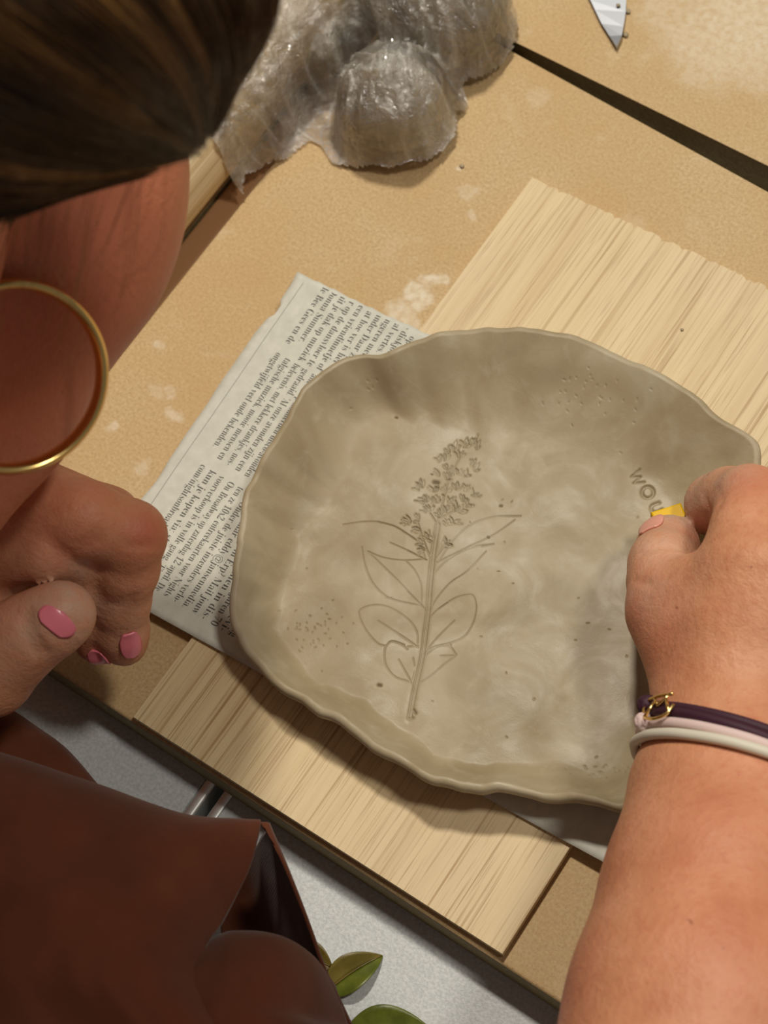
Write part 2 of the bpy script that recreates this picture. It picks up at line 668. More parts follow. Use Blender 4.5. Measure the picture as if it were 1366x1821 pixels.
def text_mesh(s, offset=-.0125):
    cu = bpy.data.curves.new('t', 'FONT')
    cu.body = ''.join(SERIF.get(c, c) for c in s)
    cu.size = 1.0
    cu.offset = offset
    cu.resolution_u = 2
    o = bpy.data.objects.new('t', cu)
    COL.objects.link(o)
    dg = bpy.context.evaluated_depsgraph_get()
    me = bpy.data.meshes.new_from_object(o.evaluated_get(dg))
    vs = np.array([v.co[:] for v in me.vertices]).reshape(-1, 3)
    fs = [tuple(p.vertices) for p in me.polygons]
    bpy.data.objects.remove(o)
    bpy.data.curves.remove(cu)
    bpy.data.meshes.remove(me)
    return vs, fs


rdir = np.array([ey[0], ey[1]]) * -1
rdir /= np.linalg.norm(rdir)
udir = np.array([-rdir[1], rdir[0]])      # letters' up: towards the plate


def set_line(parts, s, width=None, start=None, end=None, size=.0042):
    vs, fs = text_mesh(s)
    if len(vs) == 0:
        return
    w = vs[:, 0].max()
    sx = width / w if width else size * .86
    pos = np.array(start) if start is not None else np.array(end) - rdir * w * sx
    xy = pos + vs[:, :1] * sx * rdir + vs[:, 1:2] * size * udir
    z = paper_z(xy[:, 0], xy[:, 1]) + .00006
    # stay on the sheet
    loc = np.linalg.solve(np.stack([ex, ey], 1), (xy - NP_BL).T)
    ok = (loc[1] < LY - .0012) & (loc[0] > 0)
    parts.append((np.column_stack([xy, z]), [f for f in fs if all(ok[i] for i in f)]))


CW = .0485
P = []
s0 = U(440, 873, .005)[:2]
s1 = U(359, 826, .005)[:2]
step = (s1 - s0) / 5
LC = ['Luisteraars maken vanaf van­daag', 'via radio en de ons-televi-', 'de mooiste hits van de jaren 70', 'die zijn opgenomen in dis-', 'co Broadway in Erp? Mail jouw', 'woord naar eddy@jansenmedia.',
      'nl. Onder de juiste inzenders verlo-', 'ten ze 10x2 entreekaarten voor Nights', 'On Broadway op zaterdag 12 april. De', 'voorverkoop is in volle gang. Tickets', 'kun je kopen via: store.tickets.', 'com/nightsonbroadway']
for i, s in enumerate(LC):
    s = s.replace('\u00ad', '')
    st = s0 + step * (i - 6)
    if i < 6:
        st = st + rdir * .0
    wd = CW
    if i == 11:
        wd = CW * .66
    set_line(P, s, wd, st)
V, F = join_parts(P)
mesh_obj('printed_text', V, F, MAT['ink'], news, False)
P = []
s0 = U(556, 664, .005)[:2]
s1 = U(493, 628, .005)[:2]
step = (s1 - s0) / 4
for i, (s, f) in enumerate((('allebei op honderden disco-avonden', 1), ("gedraaid. 'Al onze avonden zijn een", 1), ('belevenis, met lekkere drankjes, nos-', 1), ('talgische muziek, mooie mensen en', 1), ('ongetwijfeld veel oude bekenden.', .93))):
    set_line(P, s, CW * .97 * f, s0 + step * i)
V, F = join_parts(P)
mesh_obj('printed_text', V, F, MAT['ink'], news, False)
P = []
e0 = U(508, 611, .005)[:2]
LA = ['muziek van de Bee Gees en de', 'en van Donna Summer.', 'gaan om uit je dak op muziek', 'zet je over op de dansvloer te', 'zo zou een vriendinnetje of', 'ook om dat hoe ver is het om', 'met een ander Daar zijn veel', 'ook jongeren met de meer', 'van al vertes. We zijn er', 'van de diskjockeys van nu', 'op de Broadway in', 'en dan ook weer']
step = (U(553, 633, .005)[:2] - U(508, 611, .005)[:2]) / 2.85
for i, s in enumerate(LA):
    e = e0 + step * i + rdir * (.0 if i not in (1,) else -.003)
    set_line(P, s, None, None, e + rdir * (.004 if i > 1 else 0) , .0042)
V, F = join_parts(P)
mesh_obj('printed_text', V, F, MAT['ink'], news, False)
# thin column rule beside the left margin
pa = NP_BL + ex * .0042 + ey * .004
pb = NP_BL + ex * .0042 + ey * .139
n = rdir * 0 + ex
V, F = [], []
for k in range(41):
    p = pa + (pb - pa) * k / 40
    for sgn in (-1, 1):
        q = p + n * .00012 * sgn
        V.append((q[0], q[1], float(paper_z(np.array(q[0]), np.array(q[1]))) + .00006))
for k in range(40):
    F.append((2 * k, 2 * k + 1, 2 * k + 3, 2 * k + 2))
mesh_obj('printed_rule', V, F, MAT['rule'], news, False)

# ------------------------------------------------------------------ clay plate
ZF = .0098     # height of the plate's floor
ZR = .0238     # height of its rim
OUT = [(735, 612), (790, 597), (850, 590), (910, 588), (975, 595), (1030, 607), (1085, 628), (1140, 655), (1195, 688), (1250, 725), (1300, 765), (1335, 790), (1346, 822), (1347, 870), (1335, 935),
       (1312, 1010), (1285, 1095), (1258, 1180), (1232, 1260), (1205, 1340), (1172, 1405), (1130, 1428), (1100, 1436), (1060, 1426), (1020, 1417), (970, 1413), (910, 1400), (850, 1397), (790, 1391), (745, 1372),
       (700, 1343), (660, 1320), (620, 1288), (575, 1263), (540, 1238), (500, 1218), (470, 1184), (440, 1152), (421, 1118), (416, 1085), (420, 1038), (428, 988), (432, 940), (440, 890), (456, 848), (478, 808),
       (496, 773), (515, 738), (535, 700), (560, 673), (600, 645), (640, 633), (690, 630)]
out_w = np.array([U(x, y, ZR - .001)[:2] for x, y in OUT])
PC = U(850, 1010, ZF)[:2]
NT_ = 1500
ring = catmull(out_w, 4000, True)
ang = np.arctan2(ring[:, 1] - PC[1], ring[:, 0] - PC[0])
rr = np.hypot(ring[:, 0] - PC[0], ring[:, 1] - PC[1])
o_ = np.argsort(ang)
th = np.linspace(-math.pi, math.pi, NT_, endpoint=False)
RT = np.interp(th, np.r_[ang[o_] - 2 * math.pi, ang[o_], ang[o_] + 2 * math.pi], np.r_[rr[o_], rr[o_], rr[o_]])
cth, sth = np.cos(th), np.sin(th)
lipn = .0014 * vnoise2(cth * 11 + 3, sth * 11, 11) + .0004 * vnoise2(cth * 24, sth * 24, 12)
RT = RT + lipn * .5
hrim = (ZR - ZF) * (1 + .16 * vnoise2(cth * 2.6 + 9, sth * 2.6, 14) + .07 * vnoise2(cth * 11, sth * 11, 15))
wall = .0150 * (1 + .22 * vnoise2(cth * 2.2, sth * 2.2 + 4, 16) + .12 * vnoise2(cth * 8, sth * 8 + 2, 18))
# the wall is broader at the far edge and steeper at the near edge
wall *= 1 + .46 * np.clip(sth * .95 - cth * .15, -1, 1)
lip_t = .0050 * (1 + .12 * vnoise2(cth * 6, sth * 6, 19))

# imprint map (floor plane), drawn as stroke depths
IX0, IX1, IY0, IY1 = .0, .16, .02, .2
STEP = .00014
gx, gy = int((IX1 - IX0) / STEP), int((IY1 - IY0) / STEP)
DEP = np.zeros((gy, gx), np.float32)
TINT = np.zeros((gy, gx), np.float32)  # darker colour along strokes: painted groove shade plus plant residue


def stroke(pts_w, wid, dep, tint=0.0, ridge=0.0, taper=False):
    pts_w = np.asarray(pts_w)
    for k in range(len(pts_w) - 1):
        a, b = pts_w[k], pts_w[k + 1]
        pad = wid * 3.2
        i0, i1 = int((min(a[0], b[0]) - pad - IX0) / STEP), int((max(a[0], b[0]) + pad - IX0) / STEP) + 1
        j0, j1 = int((min(a[1], b[1]) - pad - IY0) / STEP), int((max(a[1], b[1]) + pad - IY0) / STEP) + 1
        i0, j0, i1, j1 = max(i0, 0), max(j0, 0), min(i1, gx), min(j1, gy)
        if i1 <= i0 or j1 <= j0:
            continue
        X = IX0 + (np.arange(i0, i1) + .5) * STEP
        Y = IY0 + (np.arange(j0, j1) + .5) * STEP
        X, Y = np.meshgrid(X, Y)
        d = b - a
        L2 = d @ d + 1e-14
        t = np.clip(((X - a[0]) * d[0] + (Y - a[1]) * d[1]) / L2, 0, 1)
        dist = np.hypot(X - a[0] - t * d[0], Y - a[1] - t * d[1])
        g = np.exp(-(dist / wid) ** 2)
        sub = DEP[j0:j1, i0:i1]
        np.maximum(sub, dep * g, out=sub)
        if tint:
            s2 = TINT[j0:j1, i0:i1]
            np.maximum(s2, tint * np.exp(-(dist / (wid * .9)) ** 2), out=s2)


def zz(pts):
    return np.array([U(580 + x * .30746, 740 + y * .30746, ZF)[:2] for x, y in pts])


def line(pts, wid=.00022, dep=.00034, tint=.30, n=None):
    w = zz(pts)
    w = catmull(w, n or max(8, len(w) * 6))
    stroke(w, wid, dep, tint)


stem = [(645, 620), (628, 720), (612, 840), (597, 990), (588, 1110), (574, 1240), (558, 1370), (538, 1470), (515, 1570), (498, 1660), (482, 1750)]
for off, w_, d_ in ((-9, .00033, .0008), (9, .00033, .0008), (0, .0011, .00045)):
    line([(x + off, y) for x, y in stem], w_, d_, .18)
line([(480, 1752), (500, 1748)], .0006, .0008, .3)
line([(505, 1700), (518, 1722)], .0005, .0009, .6)
L = [
    [(95, 625), (200, 612), (300, 612), (390, 635), (460, 675), (520, 715), (550, 755), (570, 820)],
    [(370, 730), (470, 775), (580, 830)], [(240, 780), (330, 815), (450, 832), (570, 825)],
    [(205, 755), (220, 850), (260, 950), (320, 1020), (400, 1065), (540, 1090)], [(250, 790), (400, 935), (520, 1060), (580, 1115)],
    [(455, 832), (510, 890), (545, 970), (550, 1050), (548, 1085)], [(345, 1045), (430, 1068), (540, 1090)],
    [(340, 1330), (295, 1315), (230, 1240), (190, 1150), (200, 1115), (270, 1092), (350, 1100), (430, 1140), (490, 1190), (525, 1250), (530, 1315)],
    [(300, 1185), (420, 1260), (535, 1340)], [(470, 1335), (535, 1328)],
    [(470, 1350), (430, 1318), (380, 1303), (345, 1335), (337, 1390), (350, 1450), (400, 1510), (480, 1537)], [(420, 1410), (470, 1500), (512, 1575)],
    [(502, 1400), (512, 1445)], [(512, 1480), (500, 1525)],
    [(1125, 578), (1000, 578), (900, 600), (820, 640), (750, 700), (700, 760), (650, 835)], [(1090, 600), (960, 690), (800, 770), (640, 845)],
    [(965, 738), (860, 755), (760, 795), (690, 840), (625, 905)], [(925, 780), (820, 890), (720, 960), (640, 1050), (595, 1120)],
    [(598, 1160), (650, 1110), (740, 1050), (800, 1032), (848, 1035), (868, 1100), (850, 1190), (800, 1270), (720, 1310), (640, 1330), (590, 1350)], [(740, 1180), (660, 1260), (575, 1360)],
    [(575, 1385), (640, 1335), (710, 1330), (745, 1370), (745, 1385), (660, 1388)], [(745, 1390), (680, 1440), (600, 1510), (540, 1545)],
]
for pts in L:
    line(pts)
# firmer stretches of the same outlines
for pts in ([(300, 612), (390, 635), (460, 675), (520, 715)], [(1000, 578), (1125, 578)], [(900, 752), (968, 738)], [(345, 1335), (380, 1303), (450, 1325)], [(470, 775), (580, 830)], [(650, 1110), (700, 1075)], [(470, 1010), (575, 1115)]):
    line(pts, .00024, .0005, .42)
# leaf faces lie a touch lower than the clay around them
cent = [(800, 170, 7), (845, 150, 5), (862, 185, 4), (740, 185, 5), (705, 210, 4), (765, 235, 5), (680, 250, 5), (650, 262, 4), (840, 285, 6), (855, 310, 4), (700, 310, 5), (760, 330, 6), (720, 340, 5), (650, 345, 5), (800, 345, 4),
        (700, 372, 5), (555, 415, 6), (530, 430, 4), (620, 440, 6), (690, 440, 6), (755, 420, 5), (805, 430, 5), (845, 455, 6), (580, 495, 6), (560, 510, 4), (640, 500, 6), (710, 500, 6), (790, 490, 6), (810, 520, 5), (575, 560, 6), (600, 545, 4),
        (650, 580, 6), (690, 550, 5), (740, 550, 6), (770, 550, 4), (490, 610, 5), (475, 625, 4), (530, 605, 4), (545, 655, 6), (590, 705, 5), (610, 725, 4), (555, 735, 5), (570, 770, 5), (690, 735, 4), (680, 760, 4), (695, 630, 5), (735, 620, 4)]
for (x, y, k) in cent:
    base = math.atan2(y - 800, (x - 650) * 1.6)
    for q in range(k):
        a = base + random.uniform(-1.15, 1.15)
        l = random.uniform(26, 48)
        x0, y0 = x + random.uniform(-6, 6), y + random.uniform(-6, 6)
        ca, sa_ = math.cos(a), math.sin(a)
        hw = random.uniform(5, 8)
        dk = random.uniform(.1, .75) ** 1.4
        # each petal leaves a shallow print with a crisper rim on one side
        stroke(zz([(x0 + 6 * ca, y0 + 6 * sa_), (x0 + l * ca, y0 + l * sa_)]), .00042, .00030, 0)
        loop = [(x0, y0), (x0 + .5 * l * ca - hw * sa_, y0 + .5 * l * sa_ + hw * ca), (x0 + l * ca, y0 + l * sa_), (x0 + .5 * l * ca + hw * sa_, y0 + .5 * l * sa_ - hw * ca), (x0, y0)]
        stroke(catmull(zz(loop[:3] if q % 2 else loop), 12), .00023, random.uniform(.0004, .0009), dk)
for pts in ([(640, 620), (670, 520), (700, 400), (740, 300), (790, 200)], [(640, 620), (600, 560)], [(660, 590), (740, 545)], [(610, 830), (570, 740), (540, 650), (525, 600)], [(615, 830), (665, 770), (692, 715)], [(600, 800), (560, 735)], [(620, 700), (640, 610)]):
    line(pts, .0003, .0005, .3)
for (x, y, r_) in ((635, 383, 15), (640, 410, 8), (708, 362, 8), (612, 338, 4), (1010, 517, 6), (938, 700, 5), (678, 455, 5), (545, 745, 6), (565, 490, 9), (310, 1558, 9), (650, 580, 6), (405, 5, 5)):
    w = zz([(x - r_ * .7, y), (x + r_ * .7, y + r_ * .2)])
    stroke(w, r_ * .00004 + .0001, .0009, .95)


def pxl(pts):
    return np.array([U(x, y, ZF + .002)[:2] for x, y in pts])


# stamped letters W O U: letter frame with up = (.93,-.37), reading = (.37,.93) in the picture
def letter(cx, cy, strokes, h=26, w=23):
    h, w = h * .72, w * .74
    for s in strokes:
        pts = [(cx + .37 * a * w + .93 * b * h, cy + .93 * a * w - .37 * b * h) for a, b in s]
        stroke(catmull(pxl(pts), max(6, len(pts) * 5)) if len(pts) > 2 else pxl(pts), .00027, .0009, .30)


letter(1133, 846, [[(-.5, .5), (-.27, -.5)], [(-.27, -.5), (0, .35)], [(0, .35), (.27, -.5)], [(.27, -.5), (.5, .5)]], 27, 30)
letter(1152, 871, [[(.5 * math.cos(t_), .5 * math.sin(t_)) for t_ in np.linspace(0, 2 * math.pi, 13)]], 26, 24)
letter(1152, 871, [[(.62 * math.cos(t_), .62 * math.sin(t_)) for t_ in np.linspace(0, 2 * math.pi, 13)]], 26, 24)
letter(1166, 898, [[(-.45, .55), (-.45, -.15), (-.25, -.48), (.2, -.48), (.45, -.15), (.45, .55)]], 24, 24)
letter(1166, 898, [[(-.3, .6), (-.33, -.1), (-.15, -.38), (.12, -.38), (.33, -.1), (.3, .6)]], 24, 24)
# scattered pits from grog
for (cx, cy, sx, sy, n_) in ((560, 1125, 30, 28, 45), (1085, 1370, 35, 10, 26), (1020, 700, 30, 14, 16), (640, 690, 24, 8, 14), (1100, 740, 40, 20, 14), (850, 1000, 260, 240, 40)):
    for _ in range(n_):
        x, y = random.gauss(cx, sx), random.gauss(cy, sy)
        a = random.uniform(0, 6.28)
        l = random.uniform(1, 4)
        stroke(np.array([U(x, y, ZF)[:2], U(x + l * math.cos(a), y + l * math.sin(a), ZF)[:2]]), .00018, .0005, random.uniform(.1, .5))


def sample(M, x, y):
    fx, fy = (x - IX0) / STEP - .5, (y - IY0) / STEP - .5
    i, j = np.clip(np.floor(fx).astype(int), 0, gx - 2), np.clip(np.floor(fy).astype(int), 0, gy - 2)
    a, b = np.clip(fx - i, 0, 1), np.clip(fy - j, 0, 1)
    return (M[j, i] * (1 - a) + M[j, i + 1] * a) * (1 - b) + (M[j + 1, i] * (1 - a) + M[j + 1, i + 1] * a) * b


rows, rtint = [], []
NR = 300
for q in np.linspace(0.004, 1, NR):
    s = (1 - q) * RT                       # distance in from the lip
    x, y = PC[0] + q * RT * cth, PC[1] + q * RT * sth
    u_ = np.clip((s - .0009) / (wall * 1.45), 0, 1)
    g = (1 - u_ * u_ * (3 - 2 * u_)) * .35 + .65 * (1 - u_) ** 2
    z = ZF + hrim * g
    z = z + .00055 * vnoise2(x * 34, y * 34, 21) + .0003 * vnoise2(x * 95, y * 95, 22) + .0010 * np.clip(g * 1.6, 0, 1) * vnoise2(x * 55 + 5, y * 55, 23)
    z = z - sample(DEP, x, y)
    rows.append(np.column_stack([x, y, z]))
    rtint.append(sample(TINT, x, y))
# rounded lip, outside wall, underside
ztop = rows[-1][:, 2]
last = rows[-1]
for k in range(1, 9):
    a = math.pi * k / 8
    ro = RT + lip_t * .35 * math.sin(a)
    z = ztop - lip_t * .5 * (1 - math.cos(a))
    rows.append(np.column_stack([PC[0] + ro * cth, PC[1] + ro * sth, z]))
    rtint.append(np.zeros(NT_))
zb = rows[-1][:, 2]
ZBASE = .0054
for k in range(1, 9):
    t_ = k / 8
    ro = RT - wall * .62 * t_
    z = zb * (1 - t_) ** 1.3 + ZBASE * (1 - (1 - t_) ** 1.3)
    rows.append(np.column_stack([PC[0] + ro * cth, PC[1] + ro * sth, z]))
    rtint.append(np.zeros(NT_))
V = np.concatenate(rows)
nr = len(rows)
i = np.arange(NT_)
Fq = []
for r_ in range(nr - 1):
    a = r_ * NT_
    Fq.append(np.column_stack([a + i, a + NT_ + i, a + NT_ + (i + 1) % NT_, a + (i + 1) % NT_]))
Fq = np.concatenate(Fq)
# close the centre of floor and base with tiny fans
V = np.vstack([V, [[PC[0], PC[1], ZF]], [[PC[0], PC[1], ZBASE]]])
nc = len(V)
fan1 = np.column_stack([np.full(NT_, nc - 2), i, (i + 1) % NT_, (i + 1) % NT_])
me = bpy.data.meshes.new('clay_plate')
tri1 = np.column_stack([np.full(NT_, nc - 2), i, (i + 1) % NT_])
a = (nr - 1) * NT_
tri2 = np.column_stack([np.full(NT_, nc - 1), a + (i + 1) % NT_, a + i])
tri = np.concatenate([tri1, tri2])
me.vertices.add(len(V))
me.vertices.foreach_set('co', V.astype(np.float32).ravel())
me.loops.add(Fq.size + tri.size)
me.loops.foreach_set('vertex_index', np.r_[Fq.ravel(), tri.ravel()].astype(np.int32))
me.polygons.add(len(Fq) + len(tri))
me.polygons.foreach_set('loop_start', np.r_[np.arange(len(Fq)) * 4, Fq.size + np.arange(len(tri)) * 3].astype(np.int32))
me.update(calc_edges=True)
me.polygons.foreach_set('use_smooth', np.ones(len(me.polygons), dtype=bool))
me.materials.append(MAT['clay'])
plate = bpy.data.objects.new('clay_plate', me)
COL.objects.link(plate)
attr(plate, 'shade_residue', np.r_[np.concatenate(rtint), 0, 0])
tag(plate, 'unfired grey-brown clay plate with raised rim, pressed flower imprint and stamped letters', 'plate')

# ------------------------------------------------------------------ letter stamp held in the right hand
zs = ZF + .001
st = tag(empty('letter_stamp'), 'small yellow letter stamp pinched in the right hand over the plate', 'stamp')
bm = bmesh.new()
ZS = .0310
p0 = U(1157, 910, ZS)[:2]
p1 = U(1211, 893, ZS)[:2]
du = (p1 - p0) / np.linalg.norm(p1 - p0)
dn = np.array([du[1], -du[0]])
prism(bm, [p0, p0 + dn * .007, p1 + dn * .007, p1], zs, ZS, .0006, 2)
bm_obj('block', bm, MAT['yellow'], st)
bm = bmesh.new()
mid = (p0 + p1) / 2 + dn * .0035
box(bm, mid[0] - .002, mid[0] + .002, mid[1] - .0015, mid[1] + .0015, zs - .0012, zs + .0004)
bm_obj('stamp_letter', bm, MAT['yellow'], st)

# ------------------------------------------------------------------ things on the boards
# rolling pin
pin = tag(empty('rolling_pin'), 'pale wooden rolling pin lying at the left edge, half under clear film', 'rolling pin')
PX, PR, PZ = -.1215, .0215, -.004 + .0215
prof = [(.045, .0), (.045, .012), (.0462, .0195), (.048, .0215), (.42, .0215), (.422, .0195), (.423, .012), (.423, 0)]
V, F = [], []
for (y, r_) in prof:
    for k in range(40):
        a = 2 * math.pi * k / 40
        V.append((PX + r_ * math.cos(a), y, PZ + r_ * math.sin(a)))
for j in range(len(prof) - 1):
    for k in range(40):
        l = (k + 1) % 40
        F.append((j * 40 + k, j * 40 + l, (j + 1) * 40 + l, (j + 1) * 40 + k))
mesh_obj('roller', V, F, MAT['pale'], pin)
for (ya, yb) in ((.0452, -.055), (.4228, .52)):
    V, F = tube([(PX, ya, PZ), (PX, ya + (yb - ya) * .1, PZ), (PX, ya + (yb - ya) * .3, PZ), (PX, ya + (yb - ya) * .7, PZ), (PX, ya + (yb - ya) * .95, PZ), (PX, yb, PZ)], [.006, .0065, .011, .012, .009, .004], 18)
    mesh_obj('handle', V, F, MAT['pale'], pin)


def lump(name, c, rad, seed, label):
    bm = bmesh.new()
    bmesh.ops.create_icosphere(bm, subdivisions=5, radius=1)
    co = np.array([v.co[:] for v in bm.verts])
    n = fbm(co[:, 0] * 1.6 + co[:, 2] * .9 + 4, co[:, 1] * 1.6 - co[:, 2] * .7, seed, 3)
    for v, k in zip(bm.verts, n):
        q = v.co * (1 + .07 * k)
        q = Vector((q.x * rad[0], q.y * rad[1], q.z * rad[2]))
        q.z = max(q.z, -c[2] + .0006)
        v.co = q + Vector(c)
    o = bm_obj(name, bm, MAT['clay'], None, True)
    return tag(o, label, 'clay')


L1 = U(700, 180, .016)
L2 = U(775, 5, .018)
L3 = U(560, 95, .012)
lump('clay_lump', (L1[0], L1[1], .0160), (.0195, .0185, .0180), 31, 'round lump of grey clay inside the clear film, nearest the oak board')
lump('clay_lump', (L2[0], L2[1], .0175), (.027, .024, .022), 32, 'larger clay lump in the clear film at the top edge of the photo')
lump('clay_lump', (L3[0], L3[1], .0120), (.012, .011, .0135), 33, 'small dark clay piece in the film between rolling pin and round lump')

# clear film draped over pin and lumps
poly = np.array([U(x, y, .002)[:2] for x, y in [(414, 338), (436, 348), (452, 322), (500, 280), (560, 243), (600, 285), (650, 306), (705, 310), (772, 282), (815, 222), (832, 158), (868, 118), (918, 80), (900, 20), (905, -160), (330, -160), (350, 60), (385, 250)]])
GS = .00075
fx0, fx1, fy0, fy1 = poly[:, 0].min() - .004, poly[:, 0].max() + .004, poly[:, 1].min() - .004, poly[:, 1].max() + .004
gxn, gyn = int((fx1 - fx0) / GS), int((fy1 - fy0) / GS)
X, Y = np.meshgrid(fx0 + np.arange(gxn) * GS, fy0 + np.arange(gyn) * GS)
wx = X + .0030 * vnoise2(Y * 110, X * 110, 41)
wy = Y + .0030 * vnoise2(X * 110 + 50, Y * 110, 43)
inside = np.zeros(X.shape, bool)
j = len(poly) - 1
for i in range(len(poly)):
    xi, yi, xj, yj = *poly[i], *poly[j]
    c = ((yi > wy) != (yj > wy)) & (wx < (xj - xi) * (wy - yi) / (yj - yi + 1e-12) + xi)
    inside ^= c
    j = i
H = np.full(X.shape, .0008)
dx = np.abs(X - PX)
PF = PR + .0022
H = np.maximum(H, np.where(dx < PF, PZ + np.sqrt(np.maximum(PF ** 2 - dx ** 2, 0)), 0))
for (c, r_) in (((L1[0], L1[1], .016), (.0225, .0215, .0205)), ((L2[0], L2[1], .0175), (.0300, .0270, .0250)), ((L3[0], L3[1], .012), (.0140, .0130, .0155))):
    q = 1 - ((X - c[0]) / r_[0]) ** 2 - ((Y - c[1]) / r_[1]) ** 2
    H = np.maximum(H, np.where(q > 0, c[2] + r_[2] * np.sqrt(np.maximum(q, 0)), 0))
    inside |= q > -.22
H0 = H.copy()
for it in range(140):
    A = (np.roll(H, 1, 0) + np.roll(H, -1, 0) + np.roll(H, 1, 1) + np.roll(H, -1, 1)) / 4
    H = np.maximum(H0, A - .00012)


def ridge(x, y, seed):
    wxx = x + .35 * vnoise2(x * .7, y * .7, seed + 5)
    wyy = y + .35 * vnoise2(x * .7 + 9, y * .7, seed + 6)
    return np.clip(1 - np.abs(vnoise2(wxx, wyy, seed)) * 2.2, 0, 1) ** 1.5


cr = .0026 * ridge(X * 62 + Y * 30, Y * 55, 51) +   .0020 * ridge(X * 170 + Y * 60, Y * 90 + X * 60, 52) + .0005 * ridge(X * 330, Y * 330, 53) + .0002 * vnoise2(X * 500, Y * 500, 54)
# folds running from the round lump down to the film's tail
ux, uy = X + .098, Y - .20
tail = np.exp(-((X + .085) ** 2 + (Y - .215) ** 2) / .022 ** 2)
cr = cr + tail * .004 * ridge((ux * .55 - uy * .83) * 210, (ux * .83 + uy * .55) * 26, 55)
big = np.maximum(ridge(X * 48 - Y * 40, Y * 60 + X * 25, 61) ** 2, ridge(X * 95 + Y * 70, Y * 80 - X * 50, 62) ** 2 * .8)
big = np.maximum(big, tail * ridge((ux * .55 - uy * .83) * 260, (ux * .83 + uy * .55) * 22, 63) ** 1.5)
cr = cr + .0022 * big
HAZE = np.clip(big * .8 + .35 * ridge(X * 170 + Y * 60, Y * 90 + X * 60, 52) ** 2, 0, 1)
H = H + cr * np.where(dx < PR * .9, .4, 1) * np.clip(H / .007, .3, 1)
er = inside.copy()
for k in range(6):
    # the sheet's free edge settles onto the board
    nx_ = er & np.roll(er, 1, 0) & np.roll(er, -1, 0) & np.roll(er, 1, 1) & np.roll(er, -1, 1)
    edge = er & ~nx_
    cap = .0008 + .016 * (k / 6) ** .7
    H = np.where(edge & (dx > PF * .96), np.minimum(H, cap), H)
    er = nx_
for _ in range(3):
    A = (np.roll(H, 1, 0) + np.roll(H, -1, 0) + np.roll(H, 1, 1) + np.roll(H, -1, 1) + 2 * H) / 6
    H = np.where(inside & ~er, A, H)
H = np.maximum(H, .0008)
idx = -np.ones(X.shape, int)
idx[inside] = np.arange(inside.sum())
V = np.column_stack([X[inside] + .0007 * vnoise2(X[inside] * 120, Y[inside] * 120, 56), Y[inside] + .0007 * vnoise2(X[inside] * 120, Y[inside] * 120 + 30, 57), H[inside]])
q = np.stack([idx[:-1, :-1], idx[:-1, 1:], idx[1:, 1:], idx[1:, :-1]], -1).reshape(-1, 4)
q = q[(q >= 0).all(1)]
used = np.unique(q)
mp = -np.ones(len(V), int)
mp[used] = np.arange(len(used))
film = mesh_obj('plastic_film', V[used], mp[q], MAT['film'])
attr(film, 'haze', HAZE[inside][used])
tag(film, 'crumpled clear plastic film over the clay lumps and rolling pin', 'plastic film')

# knife
kn = tag(empty('knife'), 'grey steel knife with its point towards the oak board', 'knife')
kt = U(1097, 86, .002)[:2]
kl = U(1050, 0, .002)[:2]
kr = U(1114, 0, .002)[:2]
kd = (kl - kt) / np.linalg.norm(kl - kt)
kc = U(1109, 50, .002)[:2]
kb = U(1070, 42, .002)[:2]
le = kl + (kl - kb) / np.linalg.norm(kl - kb) * .085
re = kr + (kl - kb) / np.linalg.norm(kl - kb) * .085
sp = [kt, U(1106, 66, .002)[:2], kc, U(1113, 24, .002)[:2], kr, re]
cut = [kt, U(1084, 64, .002)[:2], kb, U(1058, 17, .002)[:2], kl, le]
V, F = [], []
for a, b in zip(sp, cut):
    V += [(a[0], a[1], .0030), (b[0], b[1], .0020), (b[0], b[1], .0018), (a[0], a[1], .0010)]
    mpt = a * .45 + b * .55
    V[-4] = (a[0], a[1], .0031)
for k in range(len(sp) - 1):
    for q in range(4):
        F.append((4 * k + q, 4 * k + (q + 1) % 4, 4 * k + 4 + (q + 1) % 4, 4 * k + 4 + q))
F += [(0, 1, 2, 3), tuple(len(V) - 4 + q for q in (3, 2, 1, 0))]
mesh_obj('blade', V, F, MAT['steel'], kn, False)
hd = (le - kb) / np.linalg.norm(le - kb)
hm = (le + re) / 2
V, F = tube([(hm[0] + hd[0] * t_, hm[1] + hd[1] * t_, .0085) for t_ in (-.004, 0, .02, .06, .095, .1)], [.004, .0068, .0082, .008, .0082, .005], 16)
mesh_obj('handle', V, F, MAT['handle'], kn)
for i, (px, py, s) in enumerate([(1113, 64, 1.0), (1117, 22, 1.0), (1100, 20, .7), (822, 297, .8), (745, 280, .7), (1213, 597, .5)]):
    w = U(px, py, 0)
    bm = bmesh.new()
    bmesh.ops.create_icosphere(bm, subdivisions=2, radius=.0011 * s)
    for v in bm.verts:
        v.co = Vector((v.co.x * random.uniform(.8, 1.4), v.co.y * random.uniform(.8, 1.3), v.co.z * .6 + .0007 * s)) + Vector((w[0], w[1], .0031 if i == 2 else (.004 if i == 5 else 0)))
    tag(bm_obj('clay_crumb', bm, MAT['clay'], None, True),
        ['pale clay crumb right beside the knife point', 'pale clay crumb beside the knife blade at the top edge', 'tiny clay crumb stuck on the knife blade', 'pale clay crumb left of the oak board corner',
         'pale clay crumb just below the wrapped round lump', 'tiny dark crumb on the bare oak above the plate'][i], 'crumb')


# leaves on the grey table
def m_leaf(name, c1, c2):
    t = NT(name)
    a = t.noise(t.coords(), 160, 4, .6)
    t.set(Base_Color=t.ramp(a, [(.35, c1), (.65, c2)]), Roughness=.38)
    return t.m


lf1 = m_leaf('leaf_olive', srgb(98, 88, 36), srgb(118, 104, 46))
lf2 = m_leaf('leaf_green', srgb(80, 90, 24), srgb(102, 110, 36))
lf3 = m_leaf('leaf_dark_olive', srgb(84, 70, 24), srgb(110, 92, 36))


